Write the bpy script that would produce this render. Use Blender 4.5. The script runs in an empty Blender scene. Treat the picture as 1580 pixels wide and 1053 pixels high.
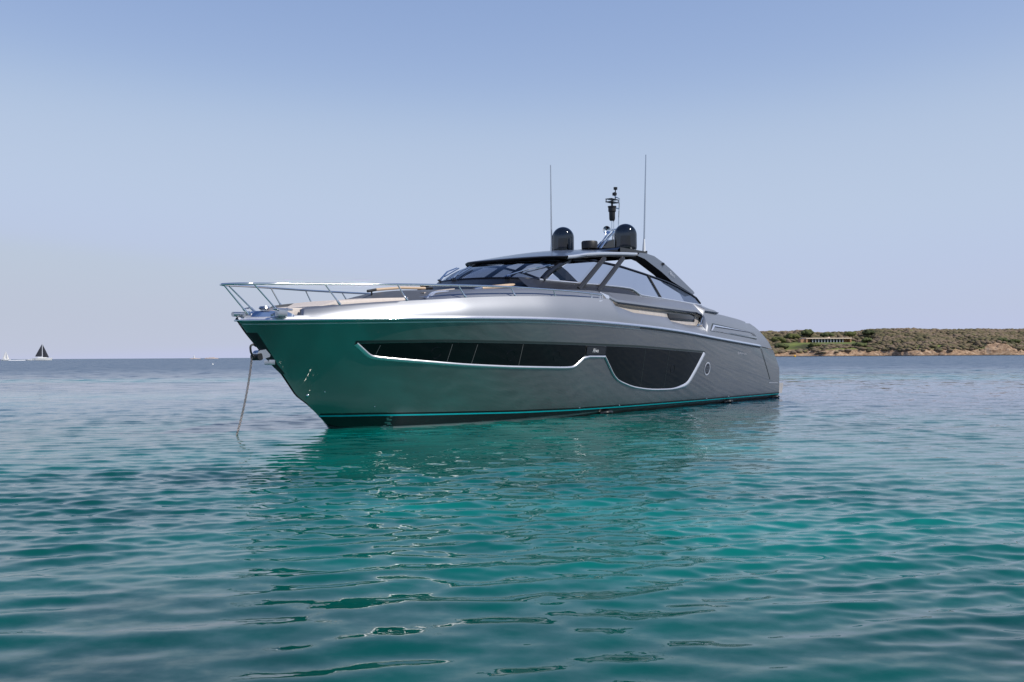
import bpy, bmesh, math, random
import numpy as np
from mathutils import Vector, Matrix

SC = bpy.context.scene
COL = SC.collection
R = math.radians
rng = np.random.default_rng(7)
random.seed(7)

# ------------------------------------------------------------------ camera
FPX, CAM_H, HORIZON_Y, ROLL = 1536.0, 1.58, 550.2, 0.0057
cam_d = bpy.data.cameras.new("camera")
cam = bpy.data.objects.new("camera", cam_d)
COL.objects.link(cam)
cam_d.sensor_fit = 'HORIZONTAL'
cam_d.sensor_width = 36.0
cam_d.lens = FPX * 36.0 / 1580.0
cam_d.clip_start, cam_d.clip_end = 0.1, 40000.0
pitch = math.atan((HORIZON_Y - 526.5) / FPX)
cam.matrix_world = (Matrix.Translation((0, 0, CAM_H)) @ Matrix.Rotation(math.pi / 2 + pitch, 4, 'X')
                    @ Matrix.Rotation(-ROLL, 4, 'Z'))
SC.camera = cam

# ------------------------------------------------------------------ sky, sun, exposure
SUN_DIR = Vector((0.593, -0.248, 0.758)).normalized()
SUN_EL = math.asin(SUN_DIR.z)
SUN_AZ = math.atan2(SUN_DIR.x, SUN_DIR.y)          # clockwise from +Y
W = bpy.data.worlds.new("World")
SC.world = W
W.use_nodes = True
wn, wl = W.node_tree.nodes, W.node_tree.links
wn.clear()
sky = wn.new('ShaderNodeTexSky')
sky.sky_type = 'NISHITA'
sky.sun_disc = False
sky.sun_elevation = SUN_EL
sky.sun_rotation = SUN_AZ
sky.altitude = 0
sky.air_density = 0.6
sky.dust_density = 0.2
sky.ozone_density = 3.0
soft = wn.new('ShaderNodeGamma')
soft.inputs[1].default_value = 0.5
tint = wn.new('ShaderNodeMix')
tint.data_type = 'RGBA'
tint.blend_type = 'MULTIPLY'
tint.inputs[0].default_value = 1.0
tint.inputs[7].default_value = (.225, .231, .279, 1)
cur = wn.new('ShaderNodeRGBCurve')
for ch, pts in ((0, ((0, 0), (.12, .11), (.225, .335), (.288, .480), (.371, .500), (.53, .515), (1, .62))),
                (1, ((0, 0), (.17, .18), (.305, .452), (.386, .582), (.485, .578), (.60, .560), (1, .64))),
                (2, ((0, 0), (.32, .38), (.515, .695), (.617, .760), (.70, .765), (.74, .700), (1, .70)))):
    cv = cur.mapping.curves[ch]
    cv.points[0].location = pts[0]
    cv.points[1].location = pts[-1]
    for p in pts[1:-1]:
        cv.points.new(*p)
cur.mapping.update()
gain = wn.new('ShaderNodeMix')
gain.data_type = 'RGBA'
gain.blend_type = 'MULTIPLY'
gain.inputs[0].default_value = 1.0
gain.inputs[7].default_value = (1 / .15, 1 / .15, 1 / .15, 1)
wtc = wn.new('ShaderNodeTexCoord')
wsep = wn.new('ShaderNodeSeparateXYZ')
wl.new(wtc.outputs['Generated'], wsep.inputs[0])
zen = wn.new('ShaderNodeValToRGB')
zen.color_ramp.interpolation = 'EASE'
ze = zen.color_ramp.elements
ze[0].position, ze[0].color = .20, (1, 1, 1, 1)
ze[1].position, ze[1].color = 1.0, (.26, .38, .58, 1)
for p_, c_ in ((.34, (.92, .94, .98, 1)), (.60, (.40, .52, .70, 1))):
    e_ = ze.new(p_)
    e_.color = c_
wl.new(wsep.outputs[2], zen.inputs[0])
deep = wn.new('ShaderNodeMix')
deep.data_type = 'RGBA'
deep.blend_type = 'MULTIPLY'
deep.inputs[0].default_value = 1.0
bg = wn.new('ShaderNodeBackground')
bg.inputs[1].default_value = 0.15
wo = wn.new('ShaderNodeOutputWorld')
wl.new(sky.outputs[0], soft.inputs[0])
wl.new(soft.outputs[0], tint.inputs[6])
wl.new(tint.outputs[2], cur.inputs[1])
wl.new(cur.outputs[0], gain.inputs[6])
wl.new(gain.outputs[2], deep.inputs[6])
wl.new(zen.outputs[0], deep.inputs[7])
wl.new(deep.outputs[2], bg.inputs[0])
wl.new(bg.outputs[0], wo.inputs[0])

sun_d = bpy.data.lights.new("sun", 'SUN')
sun_d.energy = 4.0
sun_d.angle = R(0.53)
sun_d.color = (1.0, 0.95, 0.87)
sun = bpy.data.objects.new("sun", sun_d)
COL.objects.link(sun)
sun.rotation_euler = (-SUN_DIR).to_track_quat('-Z', 'Y').to_euler()

SC.view_settings.view_transform = 'Standard'
SC.view_settings.look = 'None'
SC.view_settings.exposure = 0.0
SC.view_settings.gamma = 1.0
SC.cycles.use_denoising = True
SC.cycles.max_bounces = 10
SC.cycles.glossy_bounces = 5
SC.cycles.transparent_max_bounces = 12
SC.cycles.sample_clamp_indirect = 4.0
SC.cycles.blur_glossy = 0.08

# ------------------------------------------------------------------ materials
def node_mat(name):
    m = bpy.data.materials.new(name)
    m.use_nodes = True
    nt = m.node_tree
    b = nt.nodes.get('Principled BSDF')
    return m, nt, b

def N(nt, kind, **kw):
    n = nt.nodes.new(kind)
    for k, v in kw.items():
        setattr(n, k, v)
    return n

def math_n(nt, op, a, b=None, clamp=False):
    n = N(nt, 'ShaderNodeMath', operation=op, use_clamp=clamp)
    for i, v in enumerate((a, b)):
        if v is None:
            continue
        if isinstance(v, (int, float)):
            n.inputs[i].default_value = v
        else:
            nt.links.new(v, n.inputs[i])
    return n.outputs[0]

def mix_c(nt, fac, a, b, mode='MIX'):
    n = N(nt, 'ShaderNodeMix', data_type='RGBA', blend_type=mode)
    for i, v in ((0, fac), (6, a), (7, b)):
        if isinstance(v, (int, float)):
            n.inputs[i].default_value = v
        elif isinstance(v, tuple):
            n.inputs[i].default_value = (*v, 1) if len(v) == 3 else v
        else:
            nt.links.new(v, n.inputs[i])
    return n.outputs[2]

def coords(nt, scale=(1, 1, 1), kind='Object', loc=(0, 0, 0)):
    tc = N(nt, 'ShaderNodeTexCoord')
    mp = N(nt, 'ShaderNodeMapping')
    mp.inputs['Scale'].default_value = scale
    mp.inputs['Location'].default_value = loc
    nt.links.new(tc.outputs[kind], mp.inputs[0])
    return mp.outputs[0]

def world_coords(nt, scale=(1, 1, 1), loc=(0, 0, 0)):
    g = N(nt, 'ShaderNodeNewGeometry')
    mp = N(nt, 'ShaderNodeMapping')
    mp.inputs['Scale'].default_value = scale
    mp.inputs['Location'].default_value = loc
    nt.links.new(g.outputs['Position'], mp.inputs[0])
    return mp.outputs[0]

def noise(nt, vec, scale=1.0, detail=3.0, rough=0.5, out='Fac'):
    n = N(nt, 'ShaderNodeTexNoise')
    n.inputs['Scale'].default_value = scale
    n.inputs['Detail'].default_value = detail
    n.inputs['Roughness'].default_value = rough
    nt.links.new(vec, n.inputs['Vector'])
    return n.outputs[out]

def ramp(nt, fac, stops):
    n = N(nt, 'ShaderNodeValToRGB')
    e = n.color_ramp.elements
    while len(e) < len(stops):
        e.new(0.5)
    for el, (p, c) in zip(e, stops):
        el.position = p
        el.color = (*c, 1) if not isinstance(c, (int, float)) else (c, c, c, 1)
    nt.links.new(fac, n.inputs[0])
    return n.outputs[0]

def simple(name, base, metal=0.0, rough=0.4, coat=0.0, var=0.08, nscale=6.0, bump=0.0, spec=None, ior=None, coat_rough=0.03):
    m, nt, b = node_mat(name)
    v = coords(nt)
    f = noise(nt, v, nscale, 4, 0.6)
    lo = tuple(c * (1 - var) for c in base)
    hi = tuple(min(1, c * (1 + var)) for c in base)
    nt.links.new(ramp(nt, f, [(0.3, lo), (0.7, hi)]), b.inputs['Base Color'])
    b.inputs['Metallic'].default_value = metal
    rr = math_n(nt, 'MULTIPLY_ADD', f, 0.12 * rough + 0.0)
    rr.node.inputs[2].default_value = rough * 0.94
    nt.links.new(rr, b.inputs['Roughness'])
    b.inputs['Coat Weight'].default_value = coat
    b.inputs['Coat Roughness'].default_value = coat_rough
    if spec is not None:
        b.inputs['Specular IOR Level'].default_value = spec
    if ior:
        b.inputs['IOR'].default_value = ior
    if bump:
        bn = N(nt, 'ShaderNodeBump')
        bn.inputs['Strength'].default_value = bump
        bn.inputs['Distance'].default_value = 0.02
        nt.links.new(f, bn.inputs['Height'])
        nt.links.new(bn.outputs[0], b.inputs['Normal'])
    return m

def paint(name, base, metal, rough, coat):
    """metallic boat paint: fine flake, a little orange peel under a clear coat"""
    m, nt, b = node_mat(name)
    v = coords(nt)
    big = noise(nt, v, 0.6, 2)
    nt.links.new(ramp(nt, big, [(0.3, tuple(c * .96 for c in base)), (0.7, tuple(c * 1.04 for c in base))]), b.inputs['Base Color'])
    b.inputs['Metallic'].default_value = metal
    b.inputs['Roughness'].default_value = rough
    b.inputs['Coat Weight'].default_value = coat
    b.inputs['Coat Roughness'].default_value = 0.02
    bn = N(nt, 'ShaderNodeBump')
    bn.inputs['Strength'].default_value = 0.02
    bn.inputs['Distance'].default_value = 0.01
    nt.links.new(noise(nt, v, 3.0, 2), bn.inputs['Height'])
    nt.links.new(bn.outputs[0], b.inputs['Normal'])
    return m

def flake_paint(name, base, rough, flake, share):
    """clear glossy coat over metal flakes: a sharp lobe and a broad one"""
    m = paint(name, base, .90, rough, .6)
    nt = m.node_tree
    b = nt.nodes['Principled BSDF']
    out = [n for n in nt.nodes if n.type == 'OUTPUT_MATERIAL'][0]
    c = N(nt, 'ShaderNodeBsdfPrincipled')
    c.inputs['Base Color'].default_value = (*flake, 1)
    c.inputs['Metallic'].default_value = .9
    c.inputs['Roughness'].default_value = .42
    mx = N(nt, 'ShaderNodeMixShader')
    mx.inputs[0].default_value = share
    nt.links.new(b.outputs[0], mx.inputs[1])
    nt.links.new(c.outputs[0], mx.inputs[2])
    nt.links.new(mx.outputs[0], out.inputs[0])
    return m

def tinted_glass(name, tint_col, rough=0.01):
    """thin tinted pane: coloured see-through film plus a clear reflection"""
    m, nt, b = node_mat(name)
    nt.nodes.remove(b)
    out = [n for n in nt.nodes if n.type == 'OUTPUT_MATERIAL'][0]
    tr = N(nt, 'ShaderNodeBsdfTransparent')
    tr.inputs[0].default_value = (*tint_col, 1)
    gl = N(nt, 'ShaderNodeBsdfGlossy')
    gl.inputs['Roughness'].default_value = rough
    gl.inputs[0].default_value = (.95, .97, 1, 1)
    ge = N(nt, 'ShaderNodeNewGeometry')
    dt = N(nt, 'ShaderNodeVectorMath', operation='DOT_PRODUCT')
    nt.links.new(ge.outputs['Incoming'], dt.inputs[0])
    nt.links.new(ge.outputs['Normal'], dt.inputs[1])
    one = math_n(nt, 'SUBTRACT', 1.0, math_n(nt, 'ABSOLUTE', dt.outputs['Value']), clamp=True)
    sch = math_n(nt, 'MULTIPLY_ADD', math_n(nt, 'POWER', one, 5.0), .94)
    sch.node.inputs[2].default_value = .06
    mx = N(nt, 'ShaderNodeMixShader')
    nt.links.new(sch, mx.inputs[0])
    nt.links.new(tr.outputs[0], mx.inputs[1])
    nt.links.new(gl.outputs[0], mx.inputs[2])
    nt.links.new(mx.outputs[0], out.inputs[0])
    return m

M = {}
M['hull'] = flake_paint('hull_paint', (.285, .278, .27), .03, (.40, .40, .40), .17)
M['silver'] = paint('silver_paint', (.325, .338, .368), .87, .46, .25)
M['dark_paint'] = paint('graphite_paint', (.016, .017, .022), 0, .4, .1)
M['roof'] = paint('roof_paint', (.11, .125, .155), .7, .30, .4)
M['wing'] = paint('wing_paint', (.22, .25, .31), .6, .30, .4)
M['black'] = simple('black_gloss', (.006, .006, .008), 0, .12, .3)
M['black_matt'] = simple('black_matt', (.012, .012, .014), 0, .5)
M['chrome'] = simple('polished_steel', (.78, .79, .80), 1, .07, var=.03)
M['steel'] = simple('satin_steel', (.55, .56, .58), 1, .25, var=.06)
M['trim'] = simple('window_trim_metal', (.80, .80, .83), .8, .28, var=.03)
M['hood'] = simple('black_hood', (.005, .005, .006), 0, .35, spec=.25)
M['pane_joint'] = simple('pane_joint', (.10, .10, .10), 0, .5)
M['groove'] = simple('dark_groove_and_shadow', (.02, .03, .03), 0, .4)  # seams and joints, also the painted shadow line above the hull windows
M['pane'] = simple('hull_glass', (.004, .005, .006), 0, .005, 0, var=.05, ior=1.45, spec=.30)
M['cyan'] = simple('cyan_stripe_paint', (.0, .36, .39), 0, .25, .3)
M['boot'] = simple('boot_paint', (.006, .008, .009), 0, .25, .2)
M['bottom'] = simple('antifouling_paint', (.17, .145, .13), 0, .5, nscale=3, var=.4)
M['cushion'] = simple('cream_cushion', (.62, .55, .50), 0, .8, var=.05, nscale=14, bump=.1)
M['deck_grey'] = simple('grey_deck', (.11, .115, .125), .1, .5)
M['taupe'] = simple('taupe_recess', (.52, .47, .43), .35, .4)
M['bar'] = simple('pale_teak', (.60, .44, .30), 0, .5, nscale=20)
M['wind_glass'] = tinted_glass('windscreen_glass', (.36, .39, .44))
M['side_glass'] = tinted_glass('side_window_glass', (.56, .60, .67))
M['strut'] = simple('strut_paint', (.016, .016, .019), 0, .35, .1, spec=.35)
M['interior'] = simple('dark_interior', (.03, .03, .035), 0, .6)
M['seat'] = simple('brown_seat_leather', (.10, .08, .07), 0, .5)
M['white'] = simple('white_lettering', (.85, .85, .87), 0, .4, var=.02)
M['platform'] = simple('grey_platform', (.42, .40, .39), .1, .45)
M['dome'] = tinted_glass('smoked_dome', (.13, .15, .175), .06)

# ------------------------------------------------------------------ helpers
def tag(o, label=None, cat=None, group=None, kind=None):
    if label: o['label'] = label
    if cat: o['category'] = cat
    if group: o['group'] = group
    if kind: o['kind'] = kind
    return o

def empty(name, loc, rz=0.0):
    o = bpy.data.objects.new(name, None)
    o.empty_display_size = 0.3
    COL.objects.link(o)
    o.location = loc
    o.rotation_euler = (0, 0, rz)
    return o

class MB:
    """collects geometry for one mesh object"""
    def __init__(self):
        self.v, self.f, self.m = [], [], []

    def add(self, verts, faces, mi=0):
        b = len(self.v)
        self.v += [tuple(map(float, p)) for p in verts]
        self.f += [tuple(b + i for i in f) for f in faces]
        self.m += [mi] * len(faces)

    def grid(self, rows, mi=0, close_u=False, close_v=False):
        """rows: list of equally long lists of points"""
        n, k = len(rows), len(rows[0])
        fs = []
        for i in range(n - (0 if close_u else 1)):
            for j in range(k - (0 if close_v else 1)):
                a, b = i * k + j, i * k + (j + 1) % k
                c, d = ((i + 1) % n) * k + (j + 1) % k, ((i + 1) % n) * k + j
                fs.append((a, b, c, d))
        self.add([p for r in rows for p in r], fs, mi)

    def box(self, lo, hi, mi=0, bev=0.0):
        x0, y0, z0 = lo
        x1, y1, z1 = hi
        if bev <= 0:
            v = [(x, y, z) for z in (z0, z1) for (x, y) in ((x0, y0), (x1, y0), (x1, y1), (x0, y1))]
            self.add(v, [(3, 2, 1, 0), (4, 5, 6, 7), (0, 1, 5, 4), (1, 2, 6, 5), (2, 3, 7, 6), (3, 0, 4, 7)], mi)
            return
        bm = bmesh.new()
        bmesh.ops.create_cube(bm, size=1)
        for q in bm.verts:
            q.co = Vector(((x0 + x1) / 2 + q.co.x * (x1 - x0), (y0 + y1) / 2 + q.co.y * (y1 - y0), (z0 + z1) / 2 + q.co.z * (z1 - z0)))
        bmesh.ops.bevel(bm, geom=bm.edges[:], offset=bev, segments=2, affect='EDGES', profile=.6)
        bm.verts.index_update()
        self.add([q.co[:] for q in bm.verts], [[q.index for q in f.verts] for f in bm.faces], mi)
        bm.free()

    def tube(self, path, r, n=8, mi=0, cap=True):
        P = [Vector(p) for p in path]
        rs = r if isinstance(r, (list, tuple)) else [r] * len(P)
        rows, prev = [], None
        for i, p in enumerate(P):
            t = (P[min(i + 1, len(P) - 1)] - P[max(i - 1, 0)]).normalized()
            if prev is None:
                a = t.cross(Vector((0, 0, 1)))
                if a.length < 1e-3:
                    a = t.cross(Vector((0, 1, 0)))
                a.normalize()
            else:
                a = (prev - t * prev.dot(t)).normalized()
            prev = a
            b = t.cross(a)
            rows.append([p + (a * math.cos(q) + b * math.sin(q)) * rs[i] for q in [2 * math.pi * k / n for k in range(n)]])
        self.grid(rows, mi, close_v=True)
        if cap:
            k = len(self.v)
            self.f.append(tuple(range(k - n, k)))
            self.m.append(mi)
            s = k - n * len(P)
            self.f.append(tuple(range(s + n - 1, s - 1, -1)))
            self.m.append(mi)

    def lathe(self, c, prof, n=24, mi=0):
        rows = [[(c[0] + r * math.cos(a), c[1] + r * math.sin(a), c[2] + z) for a in [2 * math.pi * k / n for k in range(n)]] for r, z in prof]
        self.grid(rows, mi, close_v=True)

    def prism(self, pts, off, mi=0, mi_side=None):
        """pts: a polygon of 3-D points, pushed along the vector off"""
        k = len(pts)
        v = [Vector(p) for p in pts] + [Vector(p) + Vector(off) for p in pts]
        self.add(v, [tuple(range(k)), tuple(range(2 * k - 1, k - 1, -1))], mi)
        self.add(v, [(i, i + k, (i + 1) % k + k, (i + 1) % k) for i in range(k)], mi if mi_side is None else mi_side)

    def build(self, name, mats, parent=None, smooth=True, angle=35):
        me = bpy.data.meshes.new(name)
        me.from_pydata(self.v, [], self.f)
        if not isinstance(mats, (list, tuple)):
            mats = [mats]
        for q in mats:
            me.materials.append(q)
        me.polygons.foreach_set('material_index', self.m)
        if smooth:
            me.polygons.foreach_set('use_smooth', [True] * len(me.polygons))
        me.update()
        bm = bmesh.new()
        bm.from_mesh(me)
        bmesh.ops.remove_doubles(bm, verts=bm.verts, dist=1e-4)
        bmesh.ops.recalc_face_normals(bm, faces=bm.faces)
        bm.to_mesh(me)
        bm.free()
        if smooth:
            me.set_sharp_from_angle(angle=R(angle))
        o = bpy.data.objects.new(name, me)
        COL.objects.link(o)
        if parent:
            o.parent = parent
        return o

def fast_mesh(name, V, F, mats, parent=None, smooth=True):
    """numpy arrays V (n,3), F (m,k)"""
    me = bpy.data.meshes.new(name)
    k = F.shape[1]
    me.vertices.add(len(V))
    me.vertices.foreach_set('co', np.ascontiguousarray(V, np.float32).ravel())
    me.loops.add(F.size)
    me.loops.foreach_set('vertex_index', np.ascontiguousarray(F, np.int32).ravel())
    me.polygons.add(len(F))
    me.polygons.foreach_set('loop_start', np.arange(0, F.size, k, dtype=np.int32))
    me.polygons.foreach_set('use_smooth', np.full(len(F), smooth))
    for m in (mats if isinstance(mats, (list, tuple)) else [mats]):
        me.materials.append(m)
    me.update(calc_edges=True)
    o = bpy.data.objects.new(name, me)
    COL.objects.link(o)
    if parent:
        o.parent = parent
    return o

def smooth_fn(xs, ys, win=0.5):
    """a smooth curve through the given stations"""
    X = np.linspace(xs[0] - 1, xs[-1] + 1, 1400)
    Y = np.interp(X, xs, ys)
    # linear beyond the ends
    Y = np.where(X < xs[0], ys[0] + (X - xs[0]) * (ys[1] - ys[0]) / (xs[1] - xs[0]), Y)
    Y = np.where(X > xs[-1], ys[-1] + (X - xs[-1]) * (ys[-1] - ys[-2]) / (xs[-1] - xs[-2]), Y)
    h = max(1, int(win / (X[1] - X[0]) / 2))
    for _ in range(3):
        Yp = np.pad(Y, h, mode='edge')
        Yp[:h] = Y[0] + (np.arange(-h, 0)) * (Y[1] - Y[0])
        Yp[-h:] = Y[-1] + (np.arange(1, h + 1)) * (Y[-1] - Y[-2])
        Y = np.convolve(Yp, np.ones(2 * h + 1) / (2 * h + 1), mode='valid')
    return lambda s: float(np.interp(s, X, Y))

def lin(xs, ys):
    return lambda s: float(np.interp(s, xs, ys))

def resample(pts, step):
    P = [np.array(p, float) for p in pts]
    out = []
    for a, b in zip(P[:-1], P[1:]):
        k = max(1, int(np.linalg.norm(b - a) / step))
        out += [a + (b - a) * i / k for i in range(k)]
    out.append(P[-1])
    return out

def round_path(pts, it=2):
    """Chaikin corner cutting, ends kept"""
    P = [np.array(p, float) for p in pts]
    for _ in range(it):
        Q = [P[0]]
        for a, b in zip(P[:-1], P[1:]):
            Q += [a * .8 + b * .2, a * .2 + b * .8]
        P = Q + [P[-1]]
    return P

# ================================================================== SEA
def make_sea():
    half = R(33)
    a_d = np.linspace(-half, half, 760)
    a_r = np.linspace(half, R(104), 430)[1:]           # the water the topside mirrors
    a_l = np.linspace(-R(75), -half, 130)[:-1]
    a_o = np.linspace(R(104), 2 * math.pi - R(75), 60)[1:-1]
    ang = np.concatenate([a_l, a_d, a_r, a_o])
    ang_step = np.concatenate([np.full(len(a_l), R(42) / 130), np.full(len(a_d), 2 * half / 760), np.full(len(a_r), R(71) / 430), np.full(len(a_o), .055)])
    r = [0.4]
    while r[-1] < 4.0:
        r.append(r[-1] * 1.06 + .02)
    while r[-1] < 170:
        r.append(r[-1] * 1.0038)
    nd = len(r)
    while r[-1] < 30000:
        r.append(r[-1] * 1.16)
    r = np.array(r)
    A, Rr = np.meshgrid(ang, r)
    X, Y = Rr * np.sin(A), Rr * np.cos(A)
    dr = np.gradient(r)[:, None] * np.ones_like(A)
    da = ang_step[None, :] * Rr
    fade_edge = np.clip((165 - Rr) / 60, 0, 1)
    SA, CA = np.sin(A), np.cos(A)
    Z = np.zeros_like(X)
    DX = np.zeros_like(X)
    DY = np.zeros_like(X)
    g = np.random.default_rng(21)
    n1, n2 = 70, 70
    n = n1 + n2
    lam = np.concatenate([np.exp(g.uniform(math.log(.30), math.log(3.0), n1)), np.exp(g.uniform(math.log(.12), math.log(.34), n2))])
    th = math.pi / 2 + .18 + np.concatenate([g.normal(0, .38, n1), g.normal(0, .60, n2)])
    ph = g.uniform(0, 2 * math.pi, n)
    # slope per component: most of the chop near 0.5 m, the ripples near 0.2 m
    wgt = np.exp(-((np.log(lam) - math.log(.52)) / .50) ** 2) + .13
    wgt[n1:] = np.exp(-((np.log(lam[n1:]) - math.log(.20)) / .40) ** 2)
    slope = np.concatenate([.080 * wgt[:n1] / math.sqrt((wgt[:n1] ** 2).sum()), .050 * wgt[n1:] / math.sqrt((wgt[n1:] ** 2).sum())]) * math.sqrt(2)
    # slow patches of stronger and weaker chop
    patch = np.zeros_like(X)
    for _ in range(7):
        l2, t2, p2 = g.uniform(6, 22), g.uniform(0, math.pi), g.uniform(0, 6.28)
        patch += np.sin((X * math.cos(t2) + Y * math.sin(t2)) * 2 * math.pi / l2 + p2)
    amp_mod = 1 + .16 * patch / 1.9
    rip_mod = np.clip(1 + .55 * patch / 1.9, .25, 2)
    for i in range(n):
        k = 2 * math.pi / lam[i]
        kx, ky = k * math.cos(th[i]), k * math.sin(th[i])
        a = slope[i] / k
        ck, sk = math.cos(th[i]), math.sin(th[i])
        sp = np.maximum(dr * np.abs(ck * SA + sk * CA), da * np.abs(ck * CA - sk * SA)) + 1e-6
        f = np.clip((lam[i] / sp - 2.2) / 3.0, 0, 1) * fade_edge * (amp_mod if i < n1 else rip_mod)
        P = kx * X + ky * Y + ph[i]
        Z += a * f * np.cos(P)
        s = a * f * np.sin(P) * .8
        DX += -s * math.cos(th[i])
        DY += -s * math.sin(th[i])
    V = np.stack([X + DX, Y + DY, Z], -1).reshape(-1, 3)
    nr, na = X.shape
    i, j = np.meshgrid(np.arange(nr - 1), np.arange(na), indexing='ij')
    j2 = (j + 1) % na
    F = np.stack([i * na + j, i * na + j2, (i + 1) * na + j2, (i + 1) * na + j], -1).reshape(-1, 4)[:, ::-1]

    m, nt, b = node_mat('sea_water')
    L = nt.links
    geo = N(nt, 'ShaderNodeNewGeometry')
    pos = geo.outputs['Position']
    ln = N(nt, 'ShaderNodeVectorMath', operation='LENGTH')
    L.new(pos, ln.inputs[0])
    dist = ln.outputs['Value']
    # colour of the water body: sand and weed under it, deeper further out
    warp = world_coords(nt, (.055, .085, 0))
    p1 = noise(nt, warp, 1.0, 3, .55)
    p2 = noise(nt, world_coords(nt, (.35, .5, 0), (3, 1, 0)), 1.0, 3, .6)
    mixn = math_n(nt, 'ADD', math_n(nt, 'MULTIPLY', p1, .72), math_n(nt, 'MULTIPLY', p2, .28))
    sx = N(nt, 'ShaderNodeSeparateXYZ')
    L.new(pos, sx.inputs[0])
    def patch_at(cx, cy, rx, ry):
        a = math_n(nt, 'POWER', math_n(nt, 'ABSOLUTE', math_n(nt, 'DIVIDE', math_n(nt, 'SUBTRACT', sx.outputs[0], cx), rx)), 2.0)
        b_ = math_n(nt, 'POWER', math_n(nt, 'ABSOLUTE', math_n(nt, 'DIVIDE', math_n(nt, 'SUBTRACT', sx.outputs[1], cy), ry)), 2.0)
        return math_n(nt, 'POWER', 2.718, math_n(nt, 'MULTIPLY', math_n(nt, 'ADD', a, b_), -1.0))
    # a pale sandy hollow off the port side, weed to the right of it
    sand = math_n(nt, 'MULTIPLY', patch_at(1.2, 9.5, 3.2, 2.2), .05)
    weed = math_n(nt, 'MULTIPLY', patch_at(3.0, 5.4, 2.4, 1.7), -.075)
    mixn = math_n(nt, 'ADD', mixn, math_n(nt, 'ADD', sand, weed))
    near = ramp(nt, mixn, [(.34, (.0001, .036, .030)), (.45, (.0002, .082, .067)), (.56, (.0004, .142, .119)), (.68, (.001, .26, .23))])
    mid = ramp(nt, noise(nt, world_coords(nt, (.012, .05, 0), (5, 2, 0)), 1.0, 3, .5),
               [(.40, (.001, .024, .060)), (.52, (.002, .055, .090)), (.62, (.003, .17, .178))])
    far = (.005, .040, .085)
    f1 = N(nt, 'ShaderNodeMapRange', interpolation_type='SMOOTHSTEP')
    f1.inputs[1].default_value, f1.inputs[2].default_value = 22, 36
    L.new(dist, f1.inputs[0])
    f2 = N(nt, 'ShaderNodeMapRange', interpolation_type='SMOOTHSTEP')
    f2.inputs[1].default_value, f2.inputs[2].default_value = 60, 130
    L.new(dist, f2.inputs[0])
    c = mix_c(nt, f1.outputs[0], near, mid)
    c = mix_c(nt, f2.outputs[0], c, far)
    L.new(c, b.inputs['Base Color'])
    rg = N(nt, 'ShaderNodeMapRange', interpolation_type='SMOOTHSTEP')
    rg.inputs[1].default_value, rg.inputs[2].default_value = 25, 170
    rg.inputs[3].default_value, rg.inputs[4].default_value = .02, .25
    L.new(dist, rg.inputs[0])
    L.new(rg.outputs[0], b.inputs['Roughness'])
    b.inputs['IOR'].default_value = 1.333
    b.inputs['Specular IOR Level'].default_value = .46
    # fine ripples everywhere; the chop itself once the mesh is too coarse for it
    rip = noise(nt, world_coords(nt, (6.0, 8.0, 0)), 1.0, 3, .55, 'Color')
    chop = noise(nt, world_coords(nt, (.55, .95, 0)), 1.0, 4, .6, 'Color')
    gust = noise(nt, world_coords(nt, (.012, .05, 0), (9, 4, 0)), 1.0, 4, .6)
    def centred(col, amount):
        s = N(nt, 'ShaderNodeVectorMath', operation='SUBTRACT')
        L.new(col, s.inputs[0])
        s.inputs[1].default_value = (.5, .5, .5)
        k = N(nt, 'ShaderNodeVectorMath', operation='SCALE')
        L.new(s.outputs[0], k.inputs[0])
        if isinstance(amount, float):
            k.inputs['Scale'].default_value = amount
        else:
            L.new(amount, k.inputs['Scale'])
        fl = N(nt, 'ShaderNodeVectorMath', operation='MULTIPLY')
        L.new(k.outputs[0], fl.inputs[0])
        fl.inputs[1].default_value = (1, 1, 0)
        return fl.outputs[0]
    f3 = N(nt, 'ShaderNodeMapRange', interpolation_type='SMOOTHSTEP')
    f3.inputs[1].default_value, f3.inputs[2].default_value = 28, 110
    f3.inputs[3].default_value, f3.inputs[4].default_value = 0, 1.5
    L.new(dist, f3.inputs[0])
    g2 = math_n(nt, 'MULTIPLY_ADD', gust, 1.2)
    g2.node.inputs[2].default_value = .4
    chop_amt = math_n(nt, 'MULTIPLY', f3.outputs[0], g2)
    va = N(nt, 'ShaderNodeVectorMath', operation='ADD')
    L.new(centred(rip, .15), va.inputs[0])
    L.new(centred(chop, chop_amt), va.inputs[1])
    vb = N(nt, 'ShaderNodeVectorMath', operation='ADD')
    L.new(geo.outputs['Normal'], vb.inputs[0])
    L.new(va.outputs[0], vb.inputs[1])
    vn = N(nt, 'ShaderNodeVectorMath', operation='NORMALIZE')
    L.new(vb.outputs[0], vn.inputs[0])
    L.new(vn.outputs[0], b.inputs['Normal'])
    o = fast_mesh('sea', V, F, m)
    tag(o, kind='structure')
    return o
make_sea()

# ================================================================== YACHT
AX = R(53.3)
yacht = empty('motor_yacht', (-4.06, 22.15, 0), AX)
tag(yacht, 'long silver grey motor yacht with dark hull windows anchored on green water', 'yacht')

def Q(s, t, z):
    """s aft of the stem at the waterline, t to port, z up"""
    return (s, -t, z)

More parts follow.
